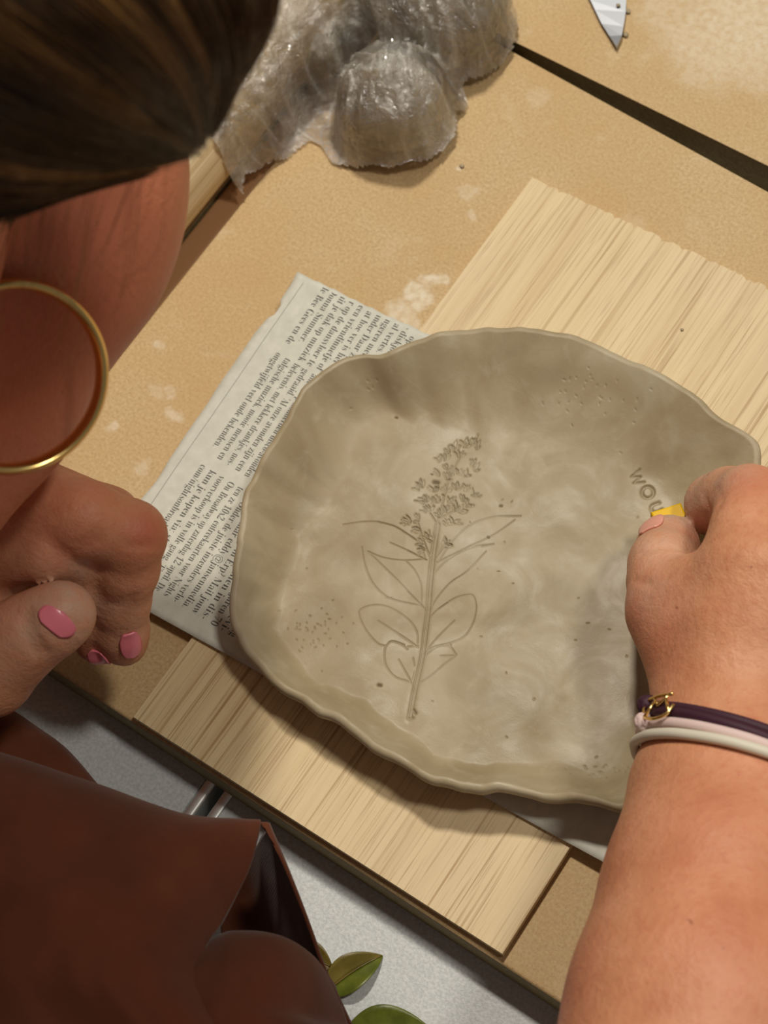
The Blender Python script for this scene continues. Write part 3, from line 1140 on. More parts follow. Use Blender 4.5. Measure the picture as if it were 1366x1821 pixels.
def leaf(tip, base, wl, wr, lift, m1, m2, label):
    """blade of two halves folded at the midrib; tip/base/widths from world points on the table"""
    a, b = np.array(base), np.array(tip)
    d = b - a
    L_ = np.linalg.norm(d)
    d = d / L_
    s = np.array([-d[1], d[0]])
    n, k = 14, 5
    root = tag(empty('leaf'), label, 'leaf')
    for sgn, w, mt in ((1, wl, m1), (-1, wr, m2)):
        V, F = [], []
        for i in range(n + 1):
            t_ = i / n
            wd = w * (math.sin(math.pi * t_ ** .85) ** .75) if 0 < t_ < 1 else 0.0002
            cv = .06 * L_ * math.sin(math.pi * t_)
            for j in range(k + 1):
                u = j / k
                p = a + d * L_ * t_ + s * sgn * (wd * u) + s * cv * .5
                z = ZT + .0008 + lift * (u ** 1.3) * math.sin(math.pi * t_) + .0010 * math.sin(math.pi * t_)
                V.append((p[0], p[1], z))
        for i in range(n):
            for j in range(k):
                q = i * (k + 1) + j
                F.append((q, q + 1, q + k + 2, q + k + 1))
        o = mesh_obj('leaf_half', V, F, mt, root)
        sm = o.modifiers.new('thick', 'SOLIDIFY')
        sm.thickness = .0003
    mid = [(a[0] + d[0] * L_ * t_ + s[0] * .03 * L_ * math.sin(math.pi * t_), a[1] + d[1] * L_ * t_ + s[1] * .03 * L_ * math.sin(math.pi * t_), ZT + .0010 + .001 * math.sin(math.pi * t_)) for t_ in np.linspace(-.08, .98, 10)]
    V, F = tube(mid, np.linspace(.0005, .0002, 10), 6)
    mesh_obj('midrib', V, F, lf3, root)


leaf(U(681, 1700, ZT)[:2], U(578, 1768, ZT)[:2], .0055, .0065, .004, lf1, lf2, 'folded green and olive leaf on the grey table, pointing up right')
leaf(U(592, 1722, ZT)[:2], U(520, 1692, ZT)[:2], .0050, .0050, .002, lf3, lf3, 'dark olive leaf half hidden behind the brown apron')
leaf(U(770, 1835, ZT)[:2], U(610, 1850, ZT)[:2], .0085, .0075, .003, lf2, lf2, 'plain green leaf cut off by the bottom edge of the photo')


# ------------------------------------------------------------------ person: signed-distance modelling
def smin(a, b, k):
    h = np.maximum(k - np.abs(a - b), 0) / k
    return np.minimum(a, b) - h * h * k * .25


class Cap:
    def __init__(s, a, b, ra, rb):
        s.a, s.b, s.ra, s.rb = np.asarray(a, float), np.asarray(b, float), ra, rb

    def __call__(s, P):
        d = s.b - s.a
        t = np.clip(((P - s.a) @ d) / (d @ d + 1e-12), 0, 1)
        return np.linalg.norm(P - s.a - t[:, None] * d, axis=1) - (s.ra + (s.rb - s.ra) * t)


class Ell:
    def __init__(s, c, M, r):
        s.c, s.M, s.r = np.asarray(c, float), np.asarray(M, float), np.asarray(r, float)

    def __call__(s, P):
        q = (P - s.c) @ s.M.T
        k0 = np.linalg.norm(q / s.r, axis=1)
        k1 = np.linalg.norm(q / s.r ** 2, axis=1) + 1e-9
        return k0 * (k0 - 1) / k1


def chain(pts, close=False):
    """pts: list of (world xyz, radius) -> capsules"""
    return [Cap(pts[i][0], pts[i + 1][0], pts[i][1], pts[i + 1][1]) for i in range(len(pts) - 1)]


def px_chain(pts):
    return chain([(U(x, y, z), r * .001) for x, y, z, r in pts])


class Sdf:
    """groups: (k_inside, k_to_body, prims); carve: list of (Cap, k) subtracted softly"""
    def __init__(s, groups, carve=()):
        s.g, s.carve = groups, list(carve)
        s.flat = [p for g in groups for p in g[2]]

    def ev(s, P, keep=None):
        tot = None
        n = 0
        for kin, kto, prims in s.g:
            g = None
            for p in prims:
                if keep is None or keep[n]:
                    d = p(P)
                    g = d if g is None else smin(g, d, kin)
                n += 1
            if g is not None:
                tot = g if tot is None else smin(tot, g, kto)
        if tot is None:
            return np.full(len(P), 1.0)
        for c, k in s.carve:
            if keep is not None and np.linalg.norm(P[len(P) // 2] - (c.a + c.b) / 2) > .06:
                continue
            d = -c(P)
            h = np.maximum(k - np.abs(tot - d), 0) / k
            tot = np.maximum(tot, d) + h * h * k * .25
        return tot

    def grad(s, P, e=.0004):
        g = np.stack([s.ev(P + np.eye(3)[i] * e) - s.ev(P - np.eye(3)[i] * e) for i in range(3)], 1)
        return g / (np.linalg.norm(g, axis=1)[:, None] + 1e-12)

    def project(s, P, off=0.0, it=6):
        for _ in range(it):
            P = P - s.grad(P) * (s.ev(P) - off)[:, None]
        return P

    def mesh(s, lo, hi, h, B=20):
        lo, hi = np.asarray(lo, float), np.asarray(hi, float)
        nb = np.ceil((hi - lo) / (h * B)).astype(int)
        gi = np.stack(np.meshgrid(*[np.arange(n) for n in nb], indexing='ij'), -1).reshape(-1, 3)
        cen = lo + (gi + .5) * B * h
        hd = B * h * .5 * math.sqrt(3)
        PD = np.stack([p(cen) for p in s.flat], 1)
        D0 = s.ev(cen)
        sel = np.abs(D0) < hd * 1.6 + .004
        kmax = max(max(g[0], g[1]) for g in s.g)
        N = nb * B + 4
        ids, vv, ff = [], [], []
        base = np.stack(np.meshgrid(*[np.arange(B + 1)] * 3, indexing='ij'), -1)
        for b in np.where(sel)[0]:
            keep = PD[b] < np.abs(D0[b]) + 2 * hd + kmax
            o = gi[b] * B
            P = lo + (base.reshape(-1, 3) + o) * h
            D = s.ev(P, keep).reshape(B + 1, B + 1, B + 1)
            S = D < 0
            if S.all() or not S.any():
                continue
            acc = np.zeros((B, B, B, 3))
            cnt = np.zeros((B, B, B))
            for ax in range(3):
                o1, o2 = [(1, 2), (0, 2), (0, 1)][ax]
                for p in (0, 1):
                    for q in (0, 1):
                        sl = [slice(0, B)] * 3
                        sl[o1] = slice(p, B + p)
                        sl[o2] = slice(q, B + q)
                        s2 = list(sl)
                        s2[ax] = slice(1, B + 1)
                        d0, d1 = D[tuple(sl)], D[tuple(s2)]
                        cr = (d0 < 0) != (d1 < 0)
                        t = np.where(cr, d0 / np.where(cr, d0 - d1, 1), 0)
                        off = np.zeros(3)
                        off[o1], off[o2] = p, q
                        acc[..., ax] += np.where(cr, t, 0)
                        acc[..., o1] += cr * p
                        acc[..., o2] += cr * q
                        cnt += cr
            act = np.argwhere(cnt > 0)
            a = tuple(act.T)
            pos = lo + (act + o + acc[a] / cnt[a][:, None]) * h
            gid = act + o + 1
            ids.append((gid[:, 0] * N[1] + gid[:, 1]) * N[2] + gid[:, 2])
            vv.append(pos)
            for ax in range(3):
                sl = [slice(0, B)] * 3
                s2 = list(sl)
                s2[ax] = slice(1, B + 1)
                cr = S[tuple(sl)] != S[tuple(s2)]
                e = np.argwhere(cr)
                if not len(e):
                    continue
                inside_first = S[tuple(sl)][tuple(e.T)]
                u, w = [(1, 2), (2, 0), (0, 1)][ax]
                c = []
                for du_, dw_ in ((-1, -1), (0, -1), (0, 0), (-1, 0)):
                    g = e + o + 1
                    g[:, u] += du_
                    g[:, w] += dw_
                    c.append((g[:, 0] * N[1] + g[:, 1]) * N[2] + g[:, 2])
                c = np.stack(c, 1)
                c[~inside_first] = c[~inside_first][:, ::-1]
                ff.append(c)
        ids, vv, ff = np.concatenate(ids), np.concatenate(vv), np.concatenate(ff)
        uq, fi = np.unique(ids, return_index=True)
        V = vv[fi]
        k = np.searchsorted(uq, ff)
        k = np.clip(k, 0, len(uq) - 1)
        ok = (uq[k] == ff).all(1)
        return V, k[ok]


person = tag(empty('person'), 'person in a brown apron with gold hoop earring, stamping letters into the clay plate', 'person')

# --- head frame
EAR = np.array([.002, .029, .238])
hf = np.array([-.159, .744, -.65]); hf /= np.linalg.norm(hf)
hu = np.array([.141, .668, .73]); hu -= hf * (hu @ hf); hu /= np.linalg.norm(hu)
hr = np.cross(hf, hu)
HM = np.stack([hr, hf, hu])
HC = EAR - hr * .074 + hf * .008


def hp(r, f, u):
    return HC + hr * r + hf * f + hu * u


C7 = np.array([-.075, -.165, .235])
head = [
    Ell(hp(0, -.015, .028), HM, (.072, .090, .082)),
    Ell(hp(0, .038, -.025), HM, (.060, .055, .075)),
    Cap(hp(.055, .0, -.045), hp(.012, .070, -.088), .020, .020), Cap(hp(-.055, .0, -.045), hp(-.012, .070, -.088), .020, .020),
    Cap(hp(.045, .055, -.022), hp(.030, .072, -.050), .022, .022), Cap(hp(-.045, .055, -.022), hp(-.030, .072, -.050), .022, .022),
]
cheek = px_chain([(98, 285, .190, 36), (88, 350, .186, 36), (62, 420, .180, 36), (14, 478, .172, 36), (-82, 672, .158, 36), (-260, 860, .150, 40)])
neck = chain([(hp(0, -.03, -.05), .056), (C7 * .5 + hp(0, -.04, -.07) * .5, .055), (C7, .062)])
face = [
    Cap(hp(0, .090, .012), hp(0, .108, -.028), .007, .0115), Cap(hp(.011, .098, -.032), hp(-.011, .098, -.032), .007, .007),
    Cap(hp(.022, .084, -.058), hp(-.022, .084, -.058), .006, .006), Cap(hp(.018, .082, -.066), hp(-.018, .082, -.066), .007, .007),
    Cap(hp(.045, .070, .022), hp(.012, .087, .022), .007, .007), Cap(hp(-.045, .070, .022), hp(-.012, .087, .022), .007, .007),
]
ears = [Ell(hp(.074, -.010, -.004), HM, (.007, .018, .031)), Ell(hp(-.074, -.010, -.004), HM, (.007, .018, .031))]
torso = chain([(C7, .06), (np.array([-.06, -.24, .20]), .10), (np.array([-.03, -.34, .06]), .12), (np.array([0, -.42, -.14]), .125), (np.array([0, -.43, -.22]), .13)])
SHR, SHL = np.array([.155, -.27, .235]), np.array([-.235, -.21, .205])
torso += chain([(SHR, .052), (np.array([-.05, -.23, .225]), .07), (SHL, .052)])
ELR, ELL = np.array([.268, -.150, .105]), np.array([-.285, -.060, .060])

# --- right arm and hand (pixel, height, radius in mm)
r_arm = chain([(SHR, .047), (SHR * .5 + ELR * .5, .043), (ELR, .042)])
r_fore = px_chain([(1338, 1275, .052, 24.5), (1318, 1420, .056, 31), (1306, 1600, .064, 36), (1272, 1800, .074, 38.5)]) + [Cap(U(1272, 1800, .074), ELR, .0385, .042)]
r_palm = px_chain([(1295, 1240, .054, 21), (1308, 1130, .062, 16), (1328, 1020, .068, 13.5)]) + px_chain([(1330, 1250, .056, 20), (1390, 1020, .072, 14)]) + \
    px_chain([(1370, 1250, .054, 19), (1455, 1030, .068, 13)]) + px_chain([(1400, 1260, .050, 18), (1510, 1060, .058, 12)]) + \
    px_chain([(1285, 1215, .050, 20), (1262, 1140, .050, 17), (1262, 1060, .056, 14)]) + px_chain([(1330, 1120, .048, 18), (1420, 1080, .048, 16)])
r_thumb = px_chain([(1250, 1185, .046, 15), (1196, 1085, .047, 14.2), (1181, 1035, .044, 11.8), (1180, 1004, .041, 10.8), (1189, 974, .0335, 9.9), (1192, 966, .031, 9.0)])
r_index = px_chain([(1328, 1020, .068, 13), (1332, 950, .066, 11.6), (1334, 888, .058, 11.0), (1298, 888, .046, 10.0), (1272, 896, .038, 9.4), (1264, 908, .030, 8.4)])
r_mid = px_chain([(1390, 1020, .072, 13), (1412, 890, .060, 10.8), (1365, 890, .042, 9.8), (1325, 905, .028, 8.6)])
r_ring = px_chain([(1455, 1030, .068, 12.5), (1480, 920, .052, 10.5), (1440, 930, .034, 9.5), (1400, 950, .026, 8.2)])
r_pink = px_chain([(1510, 1060, .058, 11.5), (1535, 970, .044, 9.2), (1500, 975, .030, 8.4), (1470, 990, .024, 7.4)])

# --- left arm and hand
WL = U(-130, 985, .085)
l_arm = chain([(SHL, .047), (SHL * .5 + ELL * .5, .043), (ELL, .041)])
l_fore = chain([(ELL, .041), (ELL * .5 + WL * .5, .037), (WL, .026)])
l_palm = px_chain([(-130, 955, .085, 21), (70, 905, .097, 13.5)]) + px_chain([(-130, 985, .084, 21), (20, 965, .092, 13.5)]) + px_chain([(-140, 930, .082, 20), (40, 875, .088, 13)]) + \
    px_chain([(-150, 910, .076, 18), (0, 870, .076, 12)]) + px_chain([(-120, 1060, .076, 20), (-30, 1160, .074, 17)]) + px_chain([(-110, 1000, .070, 20), (-20, 1000, .072, 15)]) + px_chain([(-30, 1060, .062, 14), (110, 1060, .058, 10)])
l_mid = px_chain([(70, 905, .097, 13), (150, 922, .098, 11.4), (233, 952, .088, 10.6), (226, 1010, .076, 9.8), (213, 1066, .063, 9.5), (216, 1120, .051, 8.6), (220, 1142, .046, 7.8)])
l_index = px_chain([(20, 965, .092, 13), (75, 968, .092, 12), (132, 972, .084, 11.0), (150, 1030, .070, 10.2), (158, 1085, .056, 9.2), (172, 1138, .044, 7.6)])
l_ring = px_chain([(40, 875, .088, 12.5), (190, 925, .074, 10.5), (180, 1010, .054, 9.4), (150, 1060, .046, 8.4)])
l_pink = px_chain([(0, 870, .076, 11.5), (120, 910, .062, 9.4), (110, 980, .046, 8.6), (90, 1020, .042, 7.6)])
l_thumb = px_chain([(-120, 1120, .072, 19), (-25, 1185, .078, 15.5), (20, 1150, .084, 13.0), (52, 1126, .088, 11.8), (92, 1104, .091, 10.8), (112, 1092, .092, 10.0)])

groups = [
    (.020, .02, head), (.006, .034, cheek), (.02, .03, neck), (.008, .007, face), (.004, .006, ears), (.05, .04, torso),
    (.006, .03, r_arm), (.008, .010, r_fore), (.007, .010, r_palm), (.003, .006, r_index[:2]), (.003, .0010, r_index[2:]), (.003, .002, r_mid), (.003, .002, r_ring), (.003, .002, r_pink), (.003, .008, r_thumb[:2]), (.003, .0008, r_thumb[2:]),
    (.006, .03, l_arm), (.008, .010, l_fore), (.007, .010, l_palm), (.003, .003, l_mid), (.003, .002, l_index), (.003, .002, l_ring), (.003, .002, l_pink), (.003, .002, l_thumb),
]
BODY = Sdf(groups)


def ray_hit(x, y, z0):
    """point of the body's surface first met on the sight line through a picture point (sphere tracing from above)"""
    p = U(x, y, z0)
    d = p - CAM
    d /= np.linalg.norm(d)
    q = p[None, :]
    for _ in range(40):
        q = q + d * BODY.ev(q)[:, None] * .9
    return q[0]


# skin creases: fine grooves that follow the surface
def groove(pts, z0, r, depth):
    hits = [ray_hit(x, y, z0) for x, y in pts]
    hits = [h + BODY.grad(h[None, :])[0] * (r - depth) for h in hits]
    for a, b in zip(hits, hits[1:]):
        BODY_NEW.append((Cap(a, b, r, r), .0012))


BODY_NEW = []
for pts in ([(1252, 880), (1262, 905), (1256, 925)], [(1275, 868), (1284, 888), (1276, 906)], [(1140, 985), (1165, 972), (1200, 975)], [(1128, 1030), (1160, 1040), (1195, 1020)]):
    groove(pts, .11, .0010, .0005)
for pts in ([(126, 982), (152, 975), (180, 960)], [(130, 968), (155, 962), (172, 950)], [(214, 1068), (230, 1064), (246, 1056)], [(205, 1076), (235, 1070)], [(40, 1090), (48, 1130), (70, 1170)], [(52, 1082), (62, 1128), (86, 1165)],
            [(225, 970), (250, 972), (278, 968)]):
    groove(pts, .14, .0010, .0005)
BODY.carve = BODY_NEW
V, Fq = BODY.mesh((-.36, -.58, -.38), (.36, .20, .40), .0014)
body = mesh_obj('body', V, Fq, MAT['skin'], person)


def gauss_attr(V, pts):
    a = np.zeros(len(V))
    for p, r_, s in pts:
        a = np.maximum(a, s * np.exp(-(np.linalg.norm(V - p, axis=1) / r_) ** 2))
    return a


fl = [(U(x, y, z), r_, s) for x, y, z, r_, s in [(270, 945, .098, .010, .85), (140, 955, .095, .012, .8), (170, 870, .105, .012, .45), (225, 1060, .075, .009, .3), (90, 890, .11, .014, .4),
     (1120, 1090, .055, .014, .6), (1330, 850, .07, .012, .5), (1130, 1160, .06, .02, .45), (1250, 925, .04, .009, .7), (1090, 1600, .07, .02, .5), (1050, 1750, .08, .02, .55), (1330, 1650, .12, .03, .35), (1250, 1480, .1, .03, .3)]]
fl += [(U(200, 300, .24), .09, .9), (U(100, 550, .22), .09, .9), (U(0, 750, .2), .09, .9), (HC, .12, .9)]
du_ = [(U(x, y, z), r_, s) for x, y, z, r_, s in [(1195, 925, .035, .014, .9), (1180, 990, .045, .016, .6), (1225, 905, .035, .014, .9), (1265, 890, .045, .013, .8), (1300, 862, .06, .010, .7), (1160, 1060, .06, .010, .45), (1125, 1060, .052, .008, .45),
     (120, 1080, .095, .014, .95), (85, 1110, .095, .014, .7), (150, 1000, .09, .010, .75), (190, 1060, .07, .011, .6), (215, 1110, .06, .010, .5), (60, 990, .09, .012, .5), (20, 1150, .09, .02, .4), (30, 1050, .08, .012, .5)]]
attr(body, 'flush', gauss_attr(V, fl))
attr(body, 'dust', gauss_attr(V, du_))


# --- finger nails: thin curved shells that follow the finger tips
def nail(px, py, z0, along, w, l, mat, label, roll=0.0, point=None):
    c = ray_hit(px, py, z0) if point is None else BODY.project(np.array([point]))[0]
    n = BODY.grad(c[None, :], .002)[0]
    al = np.asarray(along, float)
    al = al - n * (al @ n)
    al /= np.linalg.norm(al)
    if roll:
        q = Quaternion(Vector(al), roll)
        n = np.array(q @ Vector(n))
    sd = np.cross(n, al)
    nu, nv_ = 12, 14
    P = []
    for j in range(nv_ + 1):
        v = j / nv_ * 2 - 1
        # squarish root, rounded free end
        hw = w * .5 * ((1 - max(0, v) ** 3.2) ** .5 if v > 0 else (1 - .5 * (-v) ** 2.6))
        for i in range(nu + 1):
            u = i / nu * 2 - 1
            P.append(c + al * (v * l * .5) + sd * u * hw)
    P = np.array(P)
    over = np.clip((np.array([j / nv_ for j in range(nv_ + 1) for i in range(nu + 1)]) - .80) / .2, 0, 1)
    Q = BODY.project(P.copy(), .0004, 5)
    # the free edge runs on straight past the finger tip
    edge = P + (c - P) @ n[:, None] * n * 0
    Q = Q * (1 - .35 * over[:, None]) + (P + n * 0) * (.35 * over[:, None])
    F = []
    for j in range(nv_):
        for i in range(nu):
            a = j * (nu + 1) + i
            F.append((a, a + 1, a + nu + 2, a + nu + 1))
    o = mesh_obj('fingernail', Q, F, mat, person)
    sm = o.modifiers.new('thick', 'SOLIDIFY')
    sm.thickness = .0007
    sm.offset = 0
    o['label'] = label
    return o


def wdir(x0, y0, z0, x1, y1, z1):
    return U(x1, y1, z1) - U(x0, y0, z0)


nail(1157, 932, .06, wdir(1172, 975, .036, 1160, 905, .028), .0095, .0105, MAT['nailpale'], 'pale pink nail of the right thumb')
nail(102, 1106, .13, wdir(90, 1122, .088, 125, 1080, .088), .0135, .0062, MAT['nail'], 'pink nail of the left thumb')
nail(233, 1148, .08, wdir(224, 1105, .055, 238, 1170, .040), .0072, .0115, MAT['nail'], 'pink nail of the left middle finger')
nail(178, 1168, .07, wdir(170, 1130, .05, 182, 1180, .036), .0080, .0080, MAT['nail'], 'pink nail tip of the left index finger')

# --- eyes
for s_ in (-1, 1):
    bm = bmesh.new()
    bmesh.ops.create_uvsphere(bm, u_segments=20, v_segments=14, radius=.0118)
    bmesh.ops.translate(bm, verts=bm.verts, vec=Vector(hp(.031 * s_, .076, .004)))
    bm_obj('eye', bm, MAT['eye'], person, True)

# --- hair: under-shell and strands
G = [
    [(420, -330, .335), (480, -120, .318), (489, 0, .300), (446, 112, .284), (374, 222, .262)],
    [(250, -330, .345), (380, -100, .330), (430, 30, .315), (410, 135, .290), (364, 240, .262)],
    [(0, -330, .360), (220, -90, .345), (330, 60, .325), (370, 165, .295), (354, 254, .262)],
    [(-250, -280, .365), (30, -50, .350), (220, 100, .330), (310, 200, .295), (346, 262, .262)],
    [(-400, -150, .360), (-100, 60, .345), (130, 190, .320), (260, 245, .290), (336, 268, .260)],
    [(-400, 80, .340), (-120, 200, .330), (80, 262, .305), (220, 285, .280), (326, 272, .258)],
    [(-400, 260, .310), (-150, 310, .300), (50, 335, .285), (190, 312, .270), (312, 280, .256)],
    [(-400, 420, .280), (-150, 420, .270), (0, 388, .262), (120, 342, .258), (262, 300, .252)],
]
GW = np.array([[U(*p) for p in g] for g in G])            # guides x 5 x 3
NS, NP = 7000, 18


def loft(t, s):
    """t along the guides 0..1, s along a strand 0..1 (arrays)"""
    def cm(A, x):
        n = len(A)
        x = np.clip(x, 0, 1) * (n - 1)
        i = np.minimum(x.astype(int), n - 2)
        f = (x - i)[:, None]
        g = lambda k: A[np.clip(k, 0, n - 1)]
        p0, p1, p2, p3 = (np.take(A, np.clip(i + k, 0, n - 1), axis=0) for k in (-1, 0, 1, 2))
        if A.ndim == 3:
            f = f[..., None]
        return .5 * (2 * p1 + (p2 - p0) * f + (2 * p0 - 5 * p1 + 4 * p2 - p3) * f ** 2 + (3 * p1 - p0 - 3 * p2 + p3) * f ** 3)
    C5 = cm(GW, t)                                          # n x 5 x 3
    n = 5
    x = np.clip(s, 0, 1) * (n - 1)
    i = np.minimum(x.astype(int), n - 2)
    f = (x - i)[:, None]
    ar = np.arange(len(t))
    p0, p1, p2, p3 = (C5[ar, np.clip(i + k, 0, n - 1)] for k in (-1, 0, 1, 2))
    return .5 * (2 * p1 + (p2 - p0) * f + (2 * p0 - 5 * p1 + 4 * p2 - p3) * f ** 2 + (3 * p1 - p0 - 3 * p2 + p3) * f ** 3)


hair = tag(empty('hair'), None)
hair.parent = person
# shell just under the strands
nt_, ns_ = 60, 40
tt, ss = np.meshgrid(np.linspace(0, 1, nt_), np.linspace(0, .98, ns_), indexing='ij')
Pm = loft(tt.ravel(), ss.ravel())
dn_ = (HC - Pm)
dn_ /= np.linalg.norm(dn_, axis=1)[:, None]
Pm = Pm + dn_ * .0065
F = [(a * ns_ + b, a * ns_ + b + 1, (a + 1) * ns_ + b + 1, (a + 1) * ns_ + b) for a in range(nt_ - 1) for b in range(ns_ - 1)]
o = mesh_obj('hair_shell', Pm, F, MAT['hair'], hair)
attr(o, 'tone', np.full(len(Pm), .1))
sm = o.modifiers.new('thick', 'SOLIDIFY')
sm.thickness = .002
sm.offset = 0
# cap over the rest of the skull
bm = bmesh.new()
bmesh.ops.create_uvsphere(bm, u_segments=64, v_segments=40, radius=1)
for v in bm.verts:
    q = v.co
    v.co = Vector(hp(q.x * .078, -.017 + q.y * .096, .028 + q.z * .088))
    if q.y > .35 and q.z < .75 - q.y * .2:
        v.tag = True
bmesh.ops.delete(bm, geom=[v for v in bm.verts if (np.array(v.co) - HC) @ hf > .045 and (np.array(v.co) - HC) @ hu < .075 or (np.array(v.co) - HC) @ hu < -.045], context='VERTS')
o = bm_obj('hair_cap', bm, MAT['hair'], hair, True)
attr(o, 'tone', np.full(len(o.data.vertices), .3))

t0 = rng.random(NS)
s = np.linspace(0, 1, NP)
clump = np.round(t0 * 46) / 46
P = np.zeros((NS, NP, 3))
smax = rng.uniform(.86, 1.02, NS)
dep = rng.random(NS) ** 1.5
jit = rng.normal(0, 1, (NS, 3))
ph = rng.random(NS) * 6.28
for k in range(NP):
    sk = s[k] * smax
    tk = t0 + (clump - t0) * .55 * s[k] + .012 * np.sin(ph + s[k] * 4)
    p = loft(tk, sk)
    dd = HC - p
    dd /= np.linalg.norm(dd, axis=1)[:, None]
    lumpn = .0022 * vnoise2(tk * 22, s[k] * 2 + tk * 0, 71) + .0012 * vnoise2(tk * 60, s[k] * 2 + tk * 0, 75)
    P[:, k] = p + dd * (dep * .0045 - .0005 + lumpn)[:, None] + jit * .0005 * (.4 + s[k])
# loose wisps over the cheek
NWS = 36
wis = np.zeros((NWS, NP, 3))
for q in range(NWS):
    x0, y0 = random.uniform(20, 300), 0
    a = U(x0, 330 - x0 * .12 + random.uniform(-30, 0), .272)
    b = U(x0 - random.uniform(10, 60), 420 + random.uniform(-40, 120), .262)
    c = U(x0 - random.uniform(30, 110), 500 + random.uniform(-40, 140), .252)
    wis[q] = catmull([a, b, c], NP)
# strands combed over the skull from the parting
NC = 3600
cs = np.zeros((NC, NP, 3))
f0 = rng.uniform(-.100, .062, NC)
sd_ = np.where(rng.random(NC) < .5, -1, 1)
pm = rng.uniform(1.25, 1.62, NC)
for k in range(NP):
    phi = .03 + s[k] * pm
    fk = f0 - .034 * (s[k] * pm / 1.5) ** 2
    rho = np.sqrt(np.clip(1 - ((fk + .017) / .103) ** 2, .02, 1)) * (1 + .02 * vnoise2(f0 * 300, phi * 2, 77))
    cs[:, k] = HC + hr * (sd_ * .0815 * np.sin(phi) * rho)[:, None] + hf * np.clip(fk, -.118, .07)[:, None] + hu * (.028 + .0915 * np.cos(phi) * rho)[:, None]
P = np.concatenate([P, wis, cs])
tone = np.r_[np.clip(.44 + .70 * vnoise2(t0 * 34, t0 * 0, 72) + .30 * vnoise2(t0 * 11, t0 * 0, 73) + rng.normal(0, .12, NS), 0, 1), np.full(NWS, .8), np.clip(.4 + .6 * vnoise2(f0 * 420, f0 * 0, 78) + rng.normal(0, .12, NC), 0, 1)]
T = np.gradient(P, axis=1)
T /= np.linalg.norm(T, axis=2)[..., None] + 1e-12
A = np.cross(T, np.array([.3, .5, .81]))
A /= np.linalg.norm(A, axis=2)[..., None] + 1e-12
Bv = np.cross(T, A)
rad = .00016 * (1 - .55 * s ** 3)[None, :, None] * np.r_[np.ones(NS), np.full(NWS, .4), np.full(NC, 1.5)][:, None, None]
ringv = np.stack([P + rad * (math.cos(a) * A + math.sin(a) * Bv) for a in (0, 2.094, 4.189)], 2)   # N,NP,3,3
V = ringv.reshape(-1, 3)
n_ = len(P)
bi = (np.arange(n_)[:, None] * NP + np.arange(NP - 1)[None, :]).ravel() * 3
Fq = np.concatenate([np.column_stack([bi + a, bi + (a + 1) % 3, bi + 3 + (a + 1) % 3, bi + 3 + a]) for a in range(3)])
o = mesh_obj('hair_strands', V, Fq, MAT['hair'], hair)
attr(o, 'tone', np.repeat(tone, NP * 3))
tag(o, None, None, None, 'stuff')

# --- clothes
cl = Sdf([(.05, .03, [Cap(p.a, p.b, p.ra + .006, p.rb + .006) for p in torso[1:]]),
          (.03, .03, [Cap(SHR, SHR * .55 + ELR * .45, .056, .054)]), (.03, .03, [Cap(SHL, SHL * .55 + ELL * .45, .056, .054)])])
V, Fq = cl.mesh((-.36, -.60, -.38), (.36, -.04, .36), .005)
mesh_obj('shirt', V, Fq, MAT['apron'], person)
legs = []
for s_ in (-1, 1):
    legs += chain([(np.array([.09 * s_, -.42, -.22]), .085), (np.array([.11 * s_, -.02, -.22]), .062), (np.array([.12 * s_, .0, -.46]), .052), (np.array([.12 * s_, -.02, -.66]), .045)])
cl = Sdf([(.03, .03, legs)])
V, Fq = cl.mesh((-.3, -.6, -.78), (.3, .1, -.08), .007)
mesh_obj('trousers', V, Fq, MAT['trousers'], person)
for s_ in (-1, 1):
    cl = Sdf([(.03, .03, chain([(np.array([.12 * s_, -.05, -.73]), .03), (np.array([.125 * s_, .08, -.735]), .025), (np.array([.13 * s_, .15, -.74]), .02)]))])
    V, Fq = cl.mesh((.12 * s_ - .08, -.12, -.8), (.12 * s_ + .08, .2, -.66), .005)
    mesh_obj('shoe', V, Fq, MAT['handle'], person)

# --- apron: hanging cloth with a turned-over fold
def patch(rows, n=48, m_=48, noise=.0016, seed=1):
    Gd = np.array([[np.array(p[:3], float) if len(p) == 4 else U(*p) for p in r_] for r_ in rows])   # 4-tuples are world points
    A = np.array([catmull(r_, n) for r_ in Gd])
    S = np.array([catmull(A[:, k], m_) for k in range(n)])     # n x m x 3
    uu, vv_ = np.meshgrid(np.linspace(0, 4, n), np.linspace(0, 4, m_), indexing='ij')
    S[..., 2] += noise * vnoise2(uu * 1.3 + vv_ * .6, vv_ * 1.1, seed) + noise * .5 * vnoise2(uu * 3.1, vv_ * 2.2 + uu, seed + 1)
    V = S.reshape(-1, 3)
    F = [(a * m_ + b, a * m_ + b + 1, (a + 1) * m_ + b + 1, (a + 1) * m_ + b) for a in range(n - 1) for b in range(m_ - 1)]
    return V, F


PA_ = patch([
    [(-160, 1310, .050), (0, 1350, .050), (170, 1405, .046), (330, 1457, .040), (452, 1474, .034)],
    [(-160, 1290, .080), (0, 1340, .080), (170, 1394, .074), (330, 1449, .064), (463, 1461, .052)],
    [(-160, 1350, .095), (0, 1385, .095), (170, 1425, .090), (330, 1470, .078), (463, 1478, .058)],
    [(-160, 1440, .102), (0, 1460, .101), (170, 1495, .098), (320, 1540, .086), (440, 1550, .063)],
    [(-160, 1560, .106), (0, 1580, .106), (160, 1605, .106), (290, 1630, .094), (398, 1632, .068)],
    [(-160, 1700, .102), (0, 1710, .104), (140, 1730, .106), (262, 1735, .100), (356, 1705, .078)],
    [(-160, 1950, .092), (0, 1950, .094), (140, 1950, .100), (250, 1950, .100), (335, 1900, .085)],
    [(-.150, -.225, .150, 0), (-.115, -.225, .150, 0), (-.075, -.225, .150, 0), (-.035, -.225, .145, 0), (.010, -.225, .125, 0)]], seed=81)
